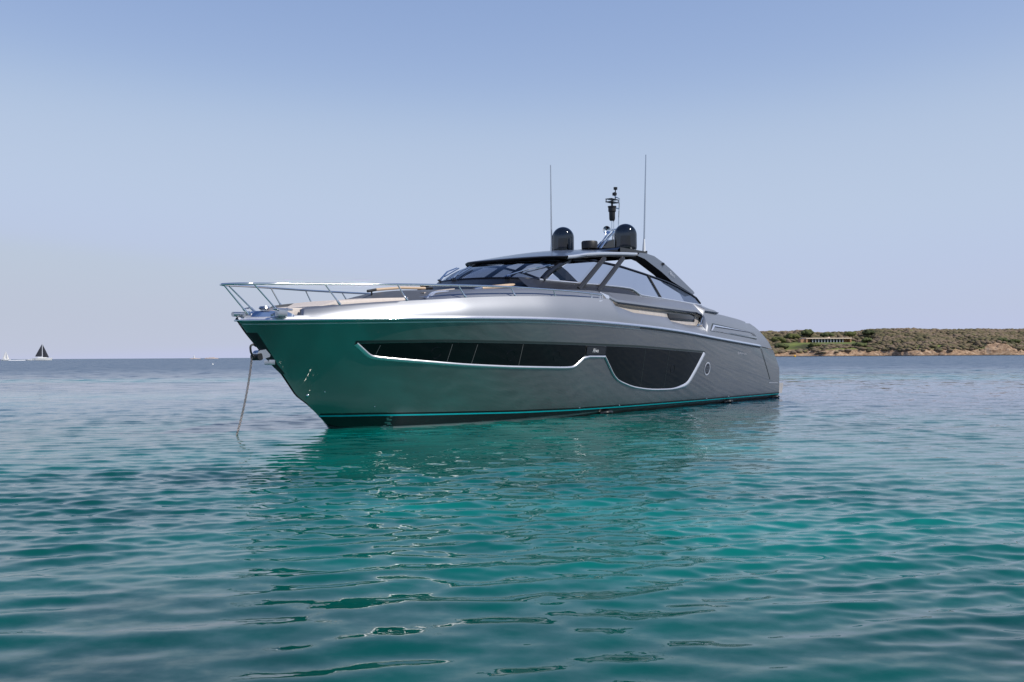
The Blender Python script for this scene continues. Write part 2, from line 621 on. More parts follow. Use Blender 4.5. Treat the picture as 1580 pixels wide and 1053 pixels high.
bR = smooth_fn([-2.52, -2.3, -1.9, -.9, .6, 2.2, 5, 8, 12, 19, 22], [0, .18, .48, 1.05, 1.7, 2.15, 2.6, 2.8, 2.85, 2.62, 2.5], .35)
_bR = bR
bR = lambda s: max(0.02, _bR(s)) if s > -2.5 else 0.02
bK = lambda s: max(bR(s) - .24, .01)
zR = smooth_fn([-2.51, -1.6, -1, .27, 1.85, 3.8, 5.7, 7.1, 9.7, 11.4, 14.2, 17.7, 20], [2.35, 2.36, 2.38, 2.41, 2.455, 2.49, 2.49, 2.46, 2.38, 2.29, 2.10, 1.89, 1.76], 1.0)
zC = smooth_fn([-.66, -.39, .33, 1, 1.8, 3, 6, 20], [.57, .55, .47, .39, .29, .25, .2, .17], .3)
bC = smooth_fn([-.66, -.39, .33, 1, 1.8, 4.3, 6.2, 9, 14, 19.6, 21], [0, .24, .68, 1.02, 1.35, 2.03, 2.29, 2.48, 2.52, 2.42, 2.39], .5)
kf = smooth_fn([-2.5, -.66, 0, 3, 7, 20], [1.3, 1.25, 1.15, .92, .85, .8], .5)
stem_z = lin([-2.52, -2.30, -1.62, -1.36, -.97, -.66, -.30, 0, .9, 2.5], [2.35, 2.09, 1.43, 1.23, .76, .57, .27, 0, -.6, -.9])
sEnd = lin([-.5, .15, .57, 1.08, 1.48, 2.03, 2.23, 2.51, 2.66, 2.75], [20.05, 20.02, 19.94, 19.81, 19.4, 18.77, 18.42, 17.91, 17.48, 17.1])

def zlow(s):
    return stem_z(s) if s < -.66 else zC(s)

def T(s, z):
    """half breadth of the topside at station s and height z"""
    zl = zlow(s)
    w = min(1.0, max(0.0, (z - zl) / max(zR(s) - zl, 1e-3)))
    b0 = 0.03 if s < -.66 else max(bC(s), .03)
    return b0 + (max(bR(s), .03) - b0) * w ** kf(s)

def warp(s, z):
    if s <= 17:
        return s
    return 17 + (sEnd(z) - 17) * (s - 17) / 3.02

def hull_pt(s, z, off=0.0):
    return Q(s, T(s, z) + off, z)

stations = list(np.concatenate([np.linspace(-2.515, -.66, 22), np.linspace(-.6, 3, 28)[1:], np.linspace(3, 17, 57)[1:], np.linspace(17, 20.02, 14)[1:]]))
zs = smooth_fn([-.46, .33, 1.14, 2.26, 4.3, 6.5, 12, 20], [.29, .29, .275, .25, .205, .175, .16, .145], .5)
def low_tz(s, z):
    """half breadth below the chine"""
    zc = zC(s)
    b = max(bC(s), .03)
    if z >= zc:
        return T(s, z), z
    zk = stem_z(s)
    if s < .9:
        w = (z - zk) / max(zc - zk, 1e-3)
        return b * max(0.0, min(1.0, w)) ** (.9 if s < 0 else .55), z
    return b * (1 - .03 * min(1.0, (zc - z) / zc)), z
def low_pt(s, z, off):
    t, z = low_tz(s, z)
    return Q(s, t + off, z)

hb = MB()
for sg in (1, -1):
    rows = []
    for s in stations:
        zl, zr = zlow(s), zR(s)
        row = []
        for k in range(15):
            z = zl + (zr - zl) * k / 14
            p = Q(warp(s, z), sg * T(s, z), z)
            row.append(p)
        rows.append(row)
    hb.grid(rows)
    rows, rows2 = [], []
    for s in [q for q in stations if q >= -.67]:
        zc = zC(s)
        zk = stem_z(s) if s < .9 else -.6 - .3 * min(1, (s - .9) / 3)
        zb = max(zk, float(np.interp(s, [3, 8], [-.12, .10])))
        lv = [low_tz(s, zc + (zb - zc) * k / 6) for k in range(7)]
        rows.append([Q(warp(s, z), sg * t, z) for t, z in lv])
        t0, z0 = lv[-1]
        rows2.append([Q(warp(s, z), sg * t, z) for t, z in ((t0, z0), (t0 * .6, z0 + (zk - z0) * .55), (0.0, zk))])
    hb.grid(rows)
    hb.grid(rows2, 1)
# transom
tz = [(-.7, 0), (.15, 1), (.57, 1), (1.08, 1), (1.48, 1), (1.76, 1)]
hb.grid([[Q(sEnd(z) - .01, sg * (T(20, z) if f else .3), z) for sg in (1, .5, 0, -.5, -1)] for z, f in tz])
hull = hb.build('hull', [M['hull'], M['bottom']], yacht, angle=28)

def ribbon(pts, width, name, mat, parent, lift=.004, proud=0.0, on=None, step=.12, closed_ends=True, n=5):
    """a band laid on the topside along (s, z) points"""
    P = resample(pts, step)
    mb = MB()
    rows = []
    for i, p in enumerate(P):
        a = P[min(i + 1, len(P) - 1)] - P[max(i - 1, 0)]
        a /= np.linalg.norm(a)
        nrm = np.array([-a[1], a[0]])
        wd = width(p[0]) if callable(width) else width
        row = []
        for k in range(n):
            q = -1 + 2 * k / (n - 1)
            e = p + nrm * q * wd / 2
            row.append(hull_pt(e[0], e[1], lift + proud * math.sqrt(max(0, 1 - q * q * .97))))
        rows.append(row)
    mb.grid(rows)
    return mb.build(name, mat, parent, angle=60)

def strip(top, bot, s0, s1, name, mat, parent, lift=.005, n=70, k=8, knots=()):
    mb = MB()
    ss = sorted(list(np.linspace(s0, s1, n)) + [q for q in knots if s0 < q < s1])
    mb.grid([[hull_pt(s, bot(s) + (top(s) - bot(s)) * j / k, lift) for j in range(k + 1)] for s in ss])
    return mb.build(name, mat, parent, angle=60)

# waterline stripe and boot top
mb = MB()
ss = [s for s in stations if s >= -.42]
mb.grid([[low_pt(s, zs(s) + q, .012) for q in (-.015, 0, .015)] for s in ss])
mb.build('waterline_stripe', M['cyan'], yacht, angle=60)
mb = MB()
mb.grid([[low_pt(s, zs(s) + q, .009) for q in (.024, .055)] for s in ss])
mb.grid([[low_pt(s, q, .009) for q in np.linspace(max(float(np.interp(s, [3, 8], [.03, .105])), stem_z(s) + .01), zs(s) - .024, 5)] for s in ss])
mb.build('boot_top', M['boot'], yacht, angle=60)

# hull windows
g_top = smooth_fn([-.20, 1.67, 3.76, 5.86, 9.06, 13.15], [1.905, 1.94, 1.925, 1.90, 1.84, 1.685], .6)
glass_top = lambda s: g_top(s) - .035
front_tr = [(-.20, 1.87), (-.05, 1.76), (.12, 1.63), (.23, 1.575), (.6, 1.53), (1.82, 1.43), (2.51, 1.38), (3.71, 1.325), (4.4, 1.305), (5.74, 1.275), (6.04, 1.285), (6.2, 1.34), (6.52, 1.56)]
f_bot = lin([p[0] for p in front_tr], [p[1] for p in front_tr])
wf = strip(glass_top, f_bot, -.19, 6.50, 'hull_window', M['pane'], yacht, knots=[p[0] for p in front_tr])
rear_tr = [(7.40, 1.55), (7.62, 1.33), (7.91, 1.05), (8.19, .89), (8.91, .71), (9.6, .63), (10.21, .59), (11.11, .575), (11.6, .60), (12.06, .665), (12.29, .76), (12.73, 1.21), (13.11, 1.63)]
r_bot = lin([p[0] for p in rear_tr], [p[1] for p in rear_tr])
wr = strip(glass_top, r_bot, 7.41, 13.10, 'hull_window', M['pane'], yacht, knots=[p[0] for p in rear_tr])
ribbon(round_path(front_tr + [(7.40, 1.553)], 1), lambda s: .075, 'window_trim', M['trim'], wf, proud=.035)
ribbon(round_path(rear_tr, 1), lambda s: .06 + .10 * min(1, max(0, (s - 11.4) / .9)), 'window_trim', M['trim'], wr, proud=.04)
ribbon([(s, g_top(s)) for s in np.linspace(-.22, 13.15, 60)], .05, 'window_step_shadow', M['groove'], yacht, lift=.007, step=.3)  # dark strip painting in the shadow line under the hull step
for w_, pairs in ((wf, [((.30, 1.84), (.27, 1.63)), ((1.98, 1.86), (1.94, 1.44)), ((2.69, 1.86), (2.62, 1.39)), ((4.11, 1.87), (4.06, 1.32))]),
                  (wr, [((9.41, 1.76), (9.37, .68)), ((10.80, 1.72), (10.75, .65))])):
    for a, b in pairs:
        ribbon([a, b], .014, 'mullion', M['pane_joint'] if w_ is wf else M['groove'], w_, lift=.008, n=3, step=.1)
def ring_on_hull(s, z, rs, rz, wd, name, mat, parent, lift=.008):
    mb = MB()
    n = 28
    rows = []
    for k in range(n):
        a = 2 * math.pi * k / n
        rows.append([hull_pt(s + (rs + d) * math.cos(a), z + (rz + d) * math.sin(a), lift + e) for d, e in ((-wd / 2, 0), (0, .008), (wd / 2, 0))])
    mb.grid(rows, close_u=True)
    return mb.build(name, mat, parent, angle=60)
for s, z, w_ in ((1.62, 1.67, wf), (3.77, 1.60, wf), (5.35, 1.58, wf), (11.13, 1.18, wr)):
    ring_on_hull(s, z, .125, .125, .016, 'porthole', M['pane'], w_, .004)
vent = MB()
vent.add([hull_pt(13.48, 1.15, .006)] + [hull_pt(13.48 + .17 * math.cos(a), 1.15 + .17 * math.sin(a), .006) for a in np.linspace(0, 2 * math.pi, 25)[:-1]],
         [(0, i + 1, (i + 1) % 24 + 1) for i in range(24)])
vo = vent.build('hull_vent', M['dark_paint'], yacht)
ring_on_hull(13.48, 1.15, .19, .19, .05, 'vent_ring', M['trim'], vo)
for k in range(4):
    ribbon([(13.36, 1.08 + .05 * k), (13.6, 1.08 + .05 * k)], .012, 'grille_bar', M['steel'], vo, lift=.012, n=3)

# nameplate with script lettering
def text_mesh(word, size, shear, extrude=.004):
    cu = bpy.data.curves.new('lettering', 'FONT')
    cu.body = word
    cu.size = size
    cu.shear = shear
    cu.extrude = extrude
    cu.offset = -.018 * size
    cu.space_character = .92
    o = bpy.data.objects.new('lettering', cu)
    COL.objects.link(o)
    dg = bpy.context.evaluated_depsgraph_get()
    me = bpy.data.meshes.new_from_object(o.evaluated_get(dg))
    bpy.data.objects.remove(o)
    bpy.data.curves.remove(cu)
    return me
def lettering(word, size, fn, parent, mat, shear=.35, sx=1.0):
    """fn(x, y, h) maps lettering space to the boat"""
    me = text_mesh(word, size, shear)
    for q in me.vertices:
        q.co = fn(q.co.x * sx, q.co.y, q.co.z)
    me.materials.clear()
    me.materials.append(mat)
    o = bpy.data.objects.new('lettering', me)
    COL.objects.link(o)
    o.parent = parent
    return o
plate = strip(lambda s: 1.835 - .022 * (s - 6.5), lambda s: 1.615, 6.545, 7.385, 'nameplate', M['dark_paint'], yacht, lift=.022, n=8, k=3)
ribbon([(6.545, 1.615), (6.545, 1.835)], .03, 'plate_edge', M['black'], plate, lift=.024, n=3)
ribbon([(7.385, 1.615), (7.385, 1.815)], .03, 'plate_edge', M['black'], plate, lift=.024, n=3)
ribbon([(6.545, 1.835), (7.385, 1.815)], .022, 'plate_edge', M['black'], plate, lift=.026, n=3)
ribbon([(6.545, 1.605), (7.385, 1.605)], .03, 'plate_edge', M['black'], plate, lift=.026, n=3)
lettering('Riva', .15, lambda x, y, h: hull_pt(6.78 + x, 1.67 + y, .026 + h), plate, M['white'], sx=1.15)
lettering('Bahamas', .17, lambda x, y, h: hull_pt(15.72 + x, 1.60 + y * .8 - .02 * x, .006 + h), yacht, M['trim'], sx=1.45)

# fittings on the topside
def stud(s, z, r, name, mat):
    c = Vector(hull_pt(s, z, .0))
    mb = MB()
    bm = bmesh.new()
    bmesh.ops.create_uvsphere(bm, u_segments=10, v_segments=6, radius=r)
    bm.verts.index_update()
    mb.add([c + q.co for q in bm.verts], [[q.index for q in f.verts] for f in bm.faces])
    bm.free()
    return mb.build(name, mat, yacht)
for s, z in ((6.61, .22), (8.44, .21), (13.73, .20), (15.44, .20)):
    stud(s, z, .022, 'stripe_stud', M['chrome'])
stud(-.72, .76, .035, 'bow_eye', M['chrome'])
stud(-.42, .83, .014, 'drain', M['chrome'])
stud(.58, .48, .014, 'drain', M['chrome'])
for s, r in ((7.87, .17), (15.46, .13), (19.7, .12)):
    mb = MB()
    pth = [Q(s - r * 1.5, bC(s) * .97 + .01, .02), Q(s - r * .8, bC(s) + .07, .055), Q(s, bC(s) + .10, .06), Q(s + r * .8, bC(s) + .07, .05), Q(s + r * 1.5, bC(s) * .97 + .01, .02)]
    mb.tube(round_path(pth, 2), .045, 8)
    mb.build('exhaust_cowl', M['strut'], yacht)

# stern door seam, rub rails
ribbon([(17.86, 1.80), (18.95, .70)], .03, 'door_seam', M['groove'], yacht, lift=.006, n=3)
mb = MB()
for sg in (1, -1):
    ss = [s for s in stations if s <= 17.75]
    mb.grid([[Q(s, sg * (bR(s) + o_), zR(s) + h_) for o_, h_ in ((-.02, -.03), (.045, -.03), (.055, -.02), (.01, .045), (-.03, .052))] for s in ss])
rr_ = mb.build('rub_rail', M['trim'], yacht, angle=40)
mb = MB()
ss = [s for s in stations if s <= 17.75]
mb.tube([Q(s, -(bR(s) + .048), zR(s) - .012) for s in ss[::-1]] + [Q(s, bR(s) + .048, zR(s) - .012) for s in ss], .02, 10)
mb.build('rail_bead', M['chrome'], rr_, angle=60)
mb = MB()
for sg in (1, -1):
    ss = [s for s in stations if -2.45 <= s <= 9]
    mb.grid([[Q(s, sg * (T(s, zR(s) - .085) + o_), zR(s) - .085 + h_) for o_, h_ in ((0, -.016), (.022, -.014), (.0, .018))] for s in ss])
mb.build('rub_strip', M['trim'], yacht, angle=70)
mb = MB()
ss = np.linspace(9, 17.75, 40)
mb.grid([[Q(s, T(s, zR(s) - .055) + .006, zR(s) - .055 + h_) for h_ in (-.02, .02)] for s in ss])
mb.build('rub_seam', M['groove'], yacht)

# bulwark: silver band from the rub rail to its crest, rising into the aft quarter
K_z = smooth_fn([-1.27, -.55, .17, 1.01, 1.71, 2.4, 3.28, 4.3, 5.43, 6.87, 7.78], [2.60, 2.69, 2.76, 2.83, 2.88, 2.94, 3.0, 3.05, 3.09, 3.115, 3.115], .4)
M_z = lin([7.78, 8.0, 8.98, 11.01, 11.21, 12.24, 13.1], [3.11, 2.94, 2.78, 2.71, 2.60, 2.51, 2.50])
Q_z = smooth_fn([13.5, 14.06, 14.93, 16.48, 17.2, 18], [2.97, 2.95, 2.91, 2.79, 2.70, 2.55], .4)
def top_a(s):
    if s < -1.39: return bR(s) - .05, zR(s) + .085
    if s < -1.27:
        f = (s + 1.39) / .12
        return bR(s) - .05 - .19 * f, zR(s) + .085 + (K_z(-1.27) - zR(s) - .085) * f
    if s <= 7.78: return bK(s), K_z(s)
    if s <= 13.40: return 2.60 - .03 * max(0, s - 12), M_z(s)
    if s <= 13.5:
        f = (s - 13.40) / .10
        return 2.56 - .06 * f, 2.5 + .47 * f
    return 2.50 - .02 * (s - 13.5), Q_z(s)
mb = MB()
bst = sorted([s for s in stations] + [-1.39, -1.33, -1.27, 7.78, 7.9, 8.0, 11.1, 11.21, 13.1, 13.40, 13.5])
for sg in (1, -1):
    rows = []
    for s in bst:
        t1, z1 = top_a(min(s, 17.3) if s > 17 else s)
        t0, z0 = bR(s) - .02, zR(s) + .03
        row = []
        for k in range(9):
            w = k / 8
            z = z0 + (z1 - z0) * w
            bulge = .04 * math.sin(math.pi * w) * min(1, (z1 - z0) / .4)
            row.append(Q(warp(s, z), sg * (t0 + (t1 - t0) * w + bulge), z))
        rows.append(row)
    mb.grid(rows)
# crest turned inboard so that the band has a thickness
for sg in (1, -1):
    ss = [s for s in bst if s <= 7.78]
    mb.grid([[Q(s, sg * max(.005, top_a(s)[0] - o_), top_a(s)[1] + h_) for o_, h_ in ((0, 0), (.04, .012), (.08, 0))] for s in ss])
# quarter deck
mb.grid([[Q(warp(s, top_a(min(s, 17.3))[1]), w * top_a(min(s, 17.3))[0], top_a(min(s, 17.3))[1] + .04 * (1 - w * w)) for w in np.linspace(-1, 1, 9)] for s in bst if s >= 13.5])
# stern slope between the quarters
mb.grid([[Q(sEnd(z) - .02, w * 2.42, z) for w in (-1, 0, 1)] for z in (1.7, 2.03, 2.23, 2.51, 2.66)])
mb.build('bulwark', M['silver'], yacht, angle=30)

mb = MB()
for sg in (1, -1):
    ss = [s for s in bst if -1.5 <= s <= 3]
    up = lambda s: (.085 * min(1, (s + 1.5) / .4) * min(1, max(0, (3 - s) / 1.5)) if sg < 0 else -.01)
    mb.grid([[Q(s, sg * max(.005, top_a(s)[0] - o_), top_a(s)[1] + up(s) * w + h_) for o_, h_, w in ((.07, -.02, 0), (.08, 0, 1), (.13, 0, 1), (.15, -.3, 0))] for s in ss])
mb.build('bulwark_liner', M['deck_grey'], yacht, angle=40)

# inset panel on the quarter
mb = MB()
def q_side(s, z, off):
    t1, z1 = top_a(s)
    t0, z0 = bR(s) - .02, zR(s) + .03
    w = (z - z0) / (z1 - z0)
    return Q(s, t0 + (t1 - t0) * w + .04 * math.sin(math.pi * w) + off, z)
ins = [(13.60, 2.36), (13.92, 2.60), (17.35, 2.36), (17.55, 2.12)]
P = resample(ins + [ins[0]], .2)
cen = np.mean(P, 0)
mb.grid([[q_side(p[0], p[1], .010) for p in P], [q_side(*(cen + (p - cen) * np.array([.98, .86])), .010) for p in P]])
io = mb.build('quarter_panel', M['groove'], yacht)
mb = MB()
mb.grid([[q_side(*(cen + (p - cen) * np.array([.98, .84])), .013) for p in P], [q_side(*(cen + (p - cen) * np.array([.955, .60])), .035) for p in P]])
mb.build('panel_frame', M['trim'], io)

# side recess and the coaming above it
L_z = lin([7.76, 8.18, 10.31, 13.03, 13.44, 13.6, 14.6], [3.11, 3.02, 2.96, 2.89, 2.78, 2.96, 2.93])
C_z = smooth_fn([1.4, 1.91, 3.0, 4.49, 7.17, 8.19, 9.01, 9.98, 11.8, 14.05], [2.93, 3.02, 3.17, 3.27, 3.34, 3.335, 3.33, 3.31, 3.28, 3.19], .5)
C_zz = lambda s: C_z(s) if s <= 14.05 else float(np.interp(s, [14.05, 14.42, 14.62], [3.19, 3.09, 2.97]))
C_t = lambda s: min(bK(s) - .35, 2.2)
mb = MB()
for sg in (1, -1):
    ss = np.linspace(7.85, 13.4, 40)
    mb.grid([[Q(s, sg * t, z) for t, z in ((2.585, M_z(s)), (2.50, M_z(s) + .04), (2.44, L_z(s) - .05), (2.46, L_z(s) - .02), (2.52, L_z(s)))] for s in ss])
    md = MB()
    md.box(Q(11.25, sg * 2.50 if sg > 0 else -2.36, 2.62), Q(13.0, sg * 2.36 if sg > 0 else -2.50, 2.84), bev=.02)
    md.build('side_locker', M['black'], yacht, angle=40)
mb.build('side_recess', M['taupe'], yacht, angle=40)
mb = MB()
for sg in (1, -1):
    ss = np.linspace(1.45, 7.78, 40)
    mb.grid([[Q(s, sg * t, z) for t, z in ((bK(s) - .06, K_z(s) - .01), (bK(s) - .2, (K_z(s) + C_z(s)) / 2 + .03), (C_t(s), C_z(s)))] for s in ss])
    ss = sorted(list(np.linspace(7.78, 14.62, 60)) + [13.03, 13.44, 13.6])
    mb.grid([[Q(s, sg * t, z) for t, z in ((2.45, L_z(s) - .01), (2.53, L_z(s)), (2.56, L_z(s) + .035), (2.54, L_z(s) + .10 * min(1, (C_zz(s) - L_z(s)) / .2)), (C_t(s) + .02, C_zz(s)), (C_t(s) - .05, C_zz(s) + .005))] for s in ss])
mb.build('coaming', M['silver'], yacht, angle=30)
mb = MB()
ss = np.linspace(8.2, 13.05, 30)
mb.grid([[Q(s, t, L_z(s) + h) for t, h in ((2.545, -.02), (2.565, .005), (2.55, .022))] for s in ss])
mb.tube([Q(13.03, 2.55, 2.89), Q(13.3, 2.56, 2.86), Q(13.42, 2.55, 2.76), Q(13.3, 2.55, 2.55)], .035)
mb.build('recess_lip', M['black'], yacht)
mb = MB()
mb.tube([Q(12.95, 2.58, 2.50), Q(13.15, 2.60, 2.54), Q(13.38, 2.56, 2.76)], .03)
mb.tube([Q(13.06, 2.52, 2.50), Q(13.25, 2.56, 2.62)], .02)
mb.build('fairlead', M['chrome'], yacht)
# chrome step and cap at the rail end
mb = MB()
mb.box(Q(7.25, 2.56, 2.96), Q(7.95, 2.48, 3.06), bev=.02)
mb.build('rail_step', M['trim'], yacht)

# dark side panel below the glass, with the silver sill line
Wl = [(5.79, 1.62, 3.57), (6.28, 1.67, 3.57), (7.30, 1.84, 3.55), (8.44, 1.96, 3.55), (9.36, 2.02, 3.54), (9.80, 2.05, 3.52), (9.95, 2.10, 3.46), (10.13, 2.16, 3.35), (10.4, 2.185, 3.33), (11.8, 2.19, 3.285), (14.09, 2.17, 3.20)]
W_t = lin([p[0] for p in Wl], [p[1] for p in Wl])
W_z = lin([p[0] for p in Wl], [p[2] for p in Wl])
mb = MB()
for sg in (1, -1):
    ss = sorted(list(np.linspace(4.9, 10.13, 36)) + [9.8, 9.95])
    mb.grid([[Q(s, sg * t, z) for t, z in ((C_t(s) - .01, C_z(s) + .003), ((C_t(s) + W_t(s)) / 2 - .02, (C_z(s) + W_z(s)) / 2), (W_t(s), W_z(s)))] for s in ss])
mb.build('side_panel', M['dark_paint'], yacht)
for sg in (1, -1):
    mb = MB()
    P = [Q(p[0], sg * (p[1] + .015), p[2]) for p in Wl]
    mb.tube([Vector(p) for p in resample(round_path(P, 1), .3)], .03, 8)
    mb.build('window_sill', M['trim'], yacht)

# foredeck, trunk and hood
mb = MB()
mb.grid([[Q(s, w * max(.02, bK(s) - .06), top_a(s)[1] - .12 + .05 * (1 - w * w)) for w in np.linspace(-1, 1, 7)] for s in bst if -2.45 < s < 2.2])
mb.build('foredeck', M['deck_grey'], yacht)
mb = MB()
trunk_z = smooth_fn([1.7, 2.05, 3.0, 4.11, 6], [3.10, 3.17, 3.22, 3.28, 3.36], .2)
ss = np.linspace(1.98, 6.2, 24)
rows = [[Q(1.35 + .1 * w * w, w * 1.40, 2.85) for w in np.linspace(-1, 1, 11)]]
rows += [[Q(s, w * C_t(max(1.45, s)), C_z(max(1.45, s)) + (trunk_z(s) - C_z(max(1.45, s))) * (1 - w * w)) for w in np.linspace(-1, 1, 11)] for s in ss]
mb.grid(rows)
mb.build('coachroof', M['deck_grey'], yacht, angle=50)
def arc(a, s_c, depth, tw, z0, dz, pw=1.0):
    c = math.cos(a)
    return Q(s_c - depth * c ** pw, tw * math.sin(a), z0 + dz * c)
AN = np.linspace(-math.pi / 2, math.pi / 2, 41)
mb = MB()
base = [arc(a, 5.95, 1.2, 1.62, 3.57, .03, .9) for a in AN]
low = [arc(a, 5.75, 2.15, 1.90, 3.29, -.07, .9) for a in AN]
midr = [tuple(Vector(p) * .45 + Vector(q) * .55 + Vector((.06, 0, .03))) for p, q in zip(low, base)]
mb.grid([low, midr, base])
mb.build('windscreen_hood', M['hood'], yacht, angle=60)

# windscreen
top = [arc(a, 7.35, 1.10, 1.53, 4.21, -.04, .9) for a in AN]
mb = MB()
mb.grid([[tuple(Vector(b) * (1 - w) + Vector(t_) * w + Vector((-.05, 0, .05)) * math.sin(math.pi * w)) for b, t_ in zip(base, top)] for w in np.linspace(0, 1, 7)])
ws = mb.build('windscreen', M['wind_glass'], yacht, angle=60)
mb = MB()
for k in (0, 40):
    sgn = -1 if k == 0 else 1
    b, t_ = Vector(base[k]), Vector(top[k])
    mb.tube([b + (t_ - b) * w + Vector((-.05, 0, .05)) * math.sin(math.pi * w) for w in np.linspace(0, 1, 6)], .085, 8)
mb.tube([Vector(p) + Vector((0, 0, .0)) for p in top], .045, 6)
mb.tube([Vector(p) for p in base], .03, 6)
mb.build('windscreen_frame', M['black'], ws)
def wiper(a0, a1, w0, w1):
    def on(a, w, lift):
        i = (a + math.pi / 2) / math.pi * 40
        k = int(i); f = i - k
        b = Vector(base[k]).lerp(Vector(base[min(40, k + 1)]), f)
        t_ = Vector(top[k]).lerp(Vector(top[min(40, k + 1)]), f)
        return b.lerp(t_, w) + Vector((-.05, 0, .05)) * math.sin(math.pi * w) + Vector((-.035, -.035 * math.sin(a), .035)) * lift
    mb = MB()
    mb.tube([on(a0, w0, 1.2), on(a0 + (a1 - a0) * .5, w0 + (w1 - w0) * .5, 2.2), on(a1, w1, 1.6)], [.028, .022, .016], 6)
    mb.tube([on(a0 + (a1 - a0) * .35, w0 + (w1 - w0) * .25, 1.0), on(a1 + (a1 - a0) * .12, w1 + .03, 1.0)], .016, 6)
    for q in (0, .04, .08):
        mb.tube([on(a0 + q, w0 - .05, 0), on(a0 + q, w0 - .05, 2)], .022, 6)
    mb.build('wiper', M['chrome'], ws)
wiper(R(44), R(82), .02, .50)
wiper(R(-14), R(-13), .02, .50)
wiper(R(-40), R(-50), .04, .60)

# side glass
Gl = [(7.50, 1.56, 4.22), (8.39, 1.64, 4.265), (8.78, 1.67, 4.24), (9.46, 1.72, 4.195), (9.83, 1.75, 4.17), (11.12, 1.86, 4.01), (12.51, 1.96, 3.81), (13.89, 2.07, 3.47), (14.2, 2.10, 3.26)]
def poly_at(P, u):
    d = [0]
    for a, b in zip(P[:-1], P[1:]):
        d.append(d[-1] + (Vector(b) - Vector(a)).length)
    x = u * d[-1]
    return Vector([float(np.interp(x, d, [p[i] for p in P])) for i in range(3)])
Ws = [(6.05, 1.64, 3.57)] + Wl[1:] + [(14.2, 2.15, 3.20)]
W_by_s = lambda s: Vector((s, float(np.interp(s, [p[0] for p in Ws], [p[1] for p in Ws])), float(np.interp(s, [p[0] for p in Ws], [p[2] for p in Ws]))))
G_by_s = lambda s: Vector((s, float(np.interp(s, [p[0] for p in Gl], [p[1] for p in Gl])), float(np.interp(s, [p[0] for p in Gl], [p[2] for p in Gl]))))
knots = sorted(set([6.05] + [p[0] for p in Ws[1:]] + list(np.linspace(6.1, 14.2, 40))))
for sg in (1, -1):
    mb = MB()
    rows = []
    for s in knots:
        g_s = 7.5 + (s - 6.05) * (14.2 - 7.5) / (14.2 - 6.05)
        a, b = W_by_s(s), G_by_s(g_s)
        rows.append([Q(*(a.lerp(b, w) + Vector((0, .03 * sg * 0, 0)))) if sg > 0 else Q(a.lerp(b, w).x, -a.lerp(b, w).y, a.lerp(b, w).z) for w in (0, .33, .66, 1)])
    mb.grid(rows)
    sgl = mb.build('side_window', M['side_glass'], yacht, angle=60)
    mb = MB()
    mb.tube([Q(p[0], sg * p[1], p[2]) for p in [tuple(q) for q in resample(round_path(Gl, 1), .4)]], .038, 8)
    mb.build('window_frame', M['black'], sgl)
    mb = MB()
    mb.tube([Q(11.42, sg * 2.17, 3.29), Q(11.16, sg * 1.86, 4.0)], .045, 6)
    mb.build('mullion', M['strut'], sgl)
    mb = MB()
    a, b = W_by_s(13.0), G_by_s(12.75)
    a2, b2 = W_by_s(14.15), G_by_s(14.15)
    mb.add([Q(p.x, sg * (p.y - .02), p.z) for p in (a, a2, b2, G_by_s(13.89), b)], [(0, 1, 2, 3, 4)])
    mb.build('end_panel', M['wind_glass'], sgl)

# hard top
RW = 1.74
zE = smooth_fn([5.5, 6.67, 7.09, 7.91, 9.2, 10.65, 11.3, 12], [4.08, 4.24, 4.29, 4.40, 4.53, 4.625, 4.65, 4.67], .5)
camb = smooth_fn([5.9, 7.4, 8.6, 10, 12], [.05, .15, .19, .2, .2], .5)
def roof_pt(u, w, dz=0.0, grow=0.0):
    s0 = 5.95 + 1.0 * abs(w) ** 2.2 - grow
    s1 = 11.35
    s = s0 + (s1 - s0) * u
    return Q(s, w * (RW + grow), zE(s) + camb(s) * (1 - w * w) + dz)
mb = MB()
us, wsx = np.linspace(0, 1, 24), np.linspace(-1, 1, 21)
mb.grid([[roof_pt(u, w) for w in wsx] for u in us])
mb.grid([[roof_pt(u, w, -.10 if 0 < u else -.06) for w in wsx] for u in us], 1)
mb.grid([[roof_pt(u, sg, dz) for dz in (0, -.05, -.10)] for u in us for sg in (1,)], 1)
mb.grid([[roof_pt(u, -1, dz) for dz in (0, -.05, -.10)] for u in us], 1)
mb.grid([[roof_pt(0, w, dz, g_) for dz, g_ in ((0, 0), (-.02, .03), (-.06, 0))] for w in wsx], 1)
mb.grid([[roof_pt(1, w, dz) for dz in (0, -.10)] for w in wsx], 1)
roof = mb.build('hard_top', [M['roof'], M['black_matt']], yacht, angle=40)
for sg in (1, -1):
    mb = MB()
    P = [(6.95, 4.24), (7.4, 4.30), (7.91, 4.385), (8.6, 4.46), (9.2, 4.51), (10, 4.57), (10.7, 4.61)]
    mb.grid([[Q(s, sg * (RW + o_), z + h) for o_, h in ((-.03, .045), (.03, .04), (.045, 0), (.02, -.045), (-.03, -.05))] for s, z in resample(P, .2)])
    mb.build('roof_trim', M['trim'] if sg > 0 else M['steel'], roof, angle=50)
for s in (7.75, 8.35, 9.35):
    mb = MB()
    mb.lathe(Q(s, 1.45, zE(s) - .10 + .02), [(0, -.03), (.05, -.025), (.06, 0), (.0, .01)], 10)
    mb.build('roof_light', M['bar'], roof)
